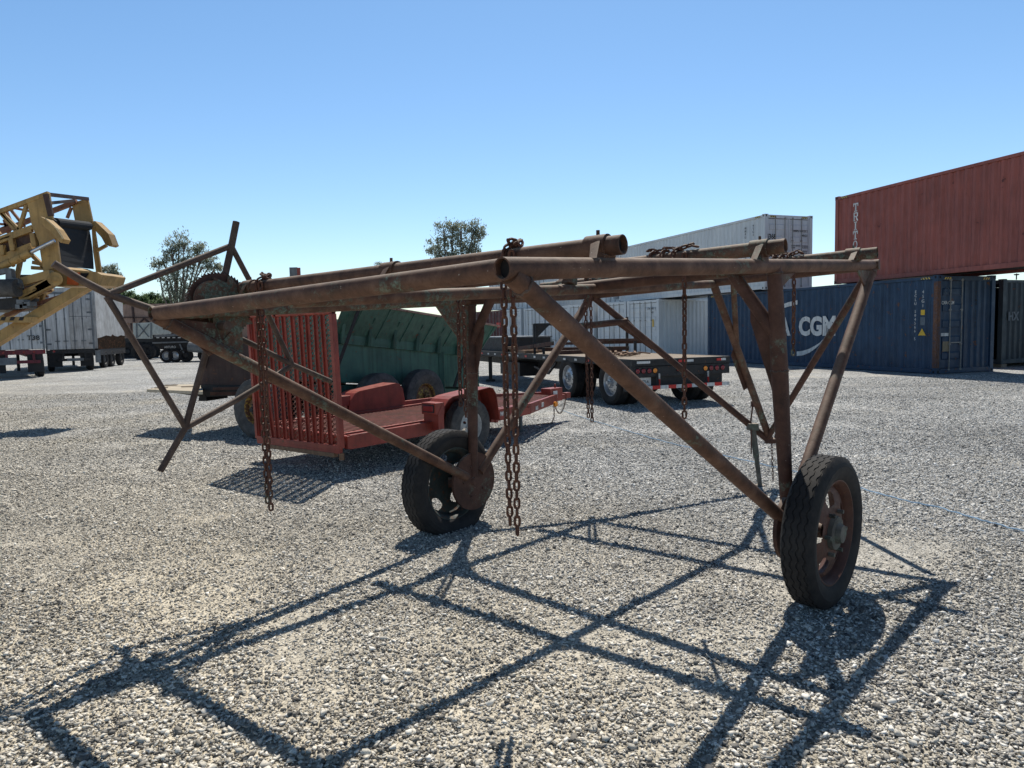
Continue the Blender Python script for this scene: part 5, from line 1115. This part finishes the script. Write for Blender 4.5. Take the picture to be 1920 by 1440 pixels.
poly('step_plate', [(-40, 594), (59, 594), (55, 605), (-40, 604)], YN - .25, .2)
for k in range(4): poly('step_stripe', [(-14 + k * 17, 594.3), (-6 + k * 17, 594.3), (-9 + k * 17, 601), (-17 + k * 17, 601)], YN - .262, .01, 'black')
poly('dark_housing', [(-60, 566), (33, 557), (34, 575), (20, 580), (-60, 584)], YN - .2, 1.0, 'blackp')
mb = MB(); mb.tube(at(-60, 541, 13.7), at(34, 540, 13.7), .17, 20); mb.tube(at(34, 536, 13.7), at(40, 536, 13.7), .05, 10); mb.build('drum', M_['tyre_grey'], cv, world=True, smooth=True)
poly('bracket', [(-20, 510), (12, 502), (20, 504), (22, 520), (34, 524), (38, 540), (30, 536), (22, 528), (10, 526), (10, 512), (-20, 518)], YN - .3, .12, 'grey')
mb = MB()
for x, y in ((44, 566), (50, 574), (56, 570), (42, 575)): mb.box(at(x, y, 13.8), (.14, .2, .08)); mb.beam(at(38, 568, 13.8), at(x, y, 13.8), .05, .05)
mb.build('latch', M_['grey'], cv, world=True)
poly('dark_cabinet', [(36, 515), (62, 515), (62, 540), (38, 545)], YF + .3, .6, 'blackp')
mb = MB(); gx = at(-260, 660, 14).x
for x in (gx, gx - 2.5):
    for y in (14.0, 15.4): mb.beam(V(x, y, 0), V(x, y, 1.9), .15, .15)
mb.beam(V(gx + .3, 14, 1.5), V(gx - 3, 14, 2.2), .2, .2); mb.beam(V(gx + .3, 15.4, 1.5), V(gx - 3, 15.4, 2.2), .2, .2); mb.beam(at(-60, 420, 14.03), V(gx - 1.5, 14, 1.9), .1, .1); mb.beam(at(-60, 472, 14.03), V(gx - 1, 14, 1.9), .1, .1); mb.build('support_leg', M_['yellow'], cv, world=True)
# ------------------------------------------------------------------ trees
def leafmat(name, c1, c2):
    m, nt, N, Lk, P = newmat(name)
    geo = N.new('ShaderNodeNewGeometry'); r = ramp(N, [(.1, c1), (.9, c2)]); Lk.new(geo.outputs['Random Per Island'], r.inputs[0]); Lk.new(r.outputs[0], P.inputs['Base Color'])
    P.inputs['Roughness'].default_value = .6; P.inputs['Specular IOR Level'].default_value = .3
    tr = N.new('ShaderNodeBsdfTranslucent'); Lk.new(r.outputs[0], tr.inputs[0]); mx = N.new('ShaderNodeMixShader'); mx.inputs[0].default_value = .4
    Lk.new(P.outputs[0], mx.inputs[1]); Lk.new(tr.outputs[0], mx.inputs[2]); Lk.new(mx.outputs[0], N['Material Output'].inputs[0]); return m
LM = {'gum': leafmat('gum_leaves', (.15, .18, .13), (.40, .43, .34)), 'oak': leafmat('dark_leaves', (.06, .11, .045), (.20, .27, .13))}
BARK = plain('bark', (.16, .13, .11), .9)
def tree(label, px_, Y, blobs, leaf='gum', size=.22, dens=1.0, group='trees beyond the yard', bare=False, trunk_r=.3):
    q = at(px_, 640, Y); base = V(q.x, Y, 0); sc_ = Y / FPX
    o = thing('tree', label, 'tree', base, 0, group)
    P = []
    for bx, by, r in blobs:
        c = at(bx, by, Y) + V(0, random.uniform(-1, 1) * r * sc_ * .5, 0); P.append((c, r * sc_))
    top = max(c.z for c, r in P); mb = MB()
    fork = base + V(0, 0, top * .22)
    mb.path([base, base + V(.1, 0, top * .12), fork], [trunk_r, trunk_r * .85, trunk_r * .75], 8)
    rnd = random.Random(sum(ord(c_) * (k_ + 1) for k_, c_ in enumerate(label)) % 9973)
    for c, r in P:
        f0 = fork.lerp(base, rnd.uniform(0, .25)); mid = f0.lerp(c, .5) + V(rnd.uniform(-.5, .5), rnd.uniform(-.5, .5), rnd.uniform(0, .8))
        mb.path([f0, mid, c], [trunk_r * .45, trunk_r * .3, trunk_r * .14], 6)
        for k in range(6): e = c + V(rnd.uniform(-1, 1), rnd.uniform(-1, 1), rnd.uniform(-.6, 1)) * r * .85; mb.path([mid.lerp(c, rnd.uniform(.5, 1)), c.lerp(e, .5), e], [trunk_r * .13, trunk_r * .08, .02], 4)
    mb.build('trunk', BARK, o, world=True, smooth=True)
    vs = []; fs = []
    for c, r in P:
        ncl = int(16 * dens * max(1, r / 1.4) ** 1.7)
        for _ in range(ncl):
            d = V(rnd.gauss(0, 1), rnd.gauss(0, 1), rnd.gauss(0, 1)).normalized() * r * rnd.uniform(.35, 1) ** .5 * 1.0; cc = c + V(d.x, d.y, d.z * .9); cr = rnd.uniform(.28, .62) * min(1.3, r / 1.5 + .3)
            for _ in range(int(34 * (.3 if bare else 1))):
                e = cc + V(rnd.gauss(0, 1), rnd.gauss(0, 1), rnd.gauss(0, .8)) * cr * .62
                a = V(rnd.gauss(0, 1), rnd.gauss(0, 1), rnd.gauss(0, 1)).normalized(); b = perp(a)[0]; s = size * rnd.uniform(.5, 1.1)
                k = len(vs); vs += [e - a * s, e + b * s * .42, e + a * s, e - b * s * .42]; fs.append((k, k + 1, k + 2, k + 3))
    mb = MB(); mb.v = vs; mb.f = fs; mb.m = [0] * len(fs); mb.build('crown', LM[leaf], o, world=True, recalc=False)
tree('tall open gum tree behind the toothed reel disc, crown in two lobes', 335, 96, [(333, 447, 17), (322, 462, 15), (346, 460, 15), (305, 485, 15), (298, 500, 12), (325, 482, 17), (345, 482, 16), (350, 498, 14), (372, 462, 12), (378, 478, 16), (395, 492, 14), (405, 500, 10), (380, 500, 14), (330, 505, 20), (352, 520, 20), (310, 525, 16), (330, 535, 20), (365, 530, 18), (345, 550, 22), (320, 550, 18)], size=.21, dens=.85, trunk_r=.4)
tree('round grey-green gum tree above the middle of the upper pipe', 856, 110, [(832, 432, 17), (848, 424, 14), (865, 430, 15), (890, 425, 16), (900, 435, 12), (820, 455, 17), (845, 450, 18), (870, 452, 18), (892, 450, 15), (815, 472, 14), (840, 474, 18), (868, 474, 18), (888, 468, 12), (850, 495, 22), (830, 490, 16), (872, 492, 18)], size=.24, dens=1.0, trunk_r=.4)
tree('small dark tree at left just right of the yellow conveyor', 203, 88, [(195, 512, 12), (210, 508, 12), (218, 520, 10), (188, 525, 10), (205, 525, 14), (222, 533, 6), (195, 540, 12), (210, 540, 12)], leaf='gum', size=.2, dens=1.2)
for k, (x, Y, top) in enumerate([(238, 115, 548), (262, 112, 556), (286, 118, 551), (312, 114, 560), (392, 116, 556), (420, 113, 562), (160, 118, 560), (450, 118, 566)]):
    tree('low dark green leafy tree in the far tree line, %s from the left' % ordn[[1, 2, 3, 4, 5, 6, 0, 7][k]], x, Y, [(x - 9, top + 10, 10), (x + 8, top + 9, 10), (x, top + 6, 9), (x - 12, top + 22, 12), (x + 11, top + 22, 12), (x, top + 25, 13), (x, top + 40, 15), (x - 13, top + 45, 13), (x + 13, top + 45, 13)], leaf='oak', size=.24, dens=1.5, group='low trees in the far tree line')
tree('tiny sparse tree just showing above the upper pipe', 710, 150, [(706, 496, 5), (713, 494, 5), (710, 504, 7), (710, 512, 8)], size=.2, dens=.8, bare=True, trunk_r=.25)
# thin vapour trail high in the sky
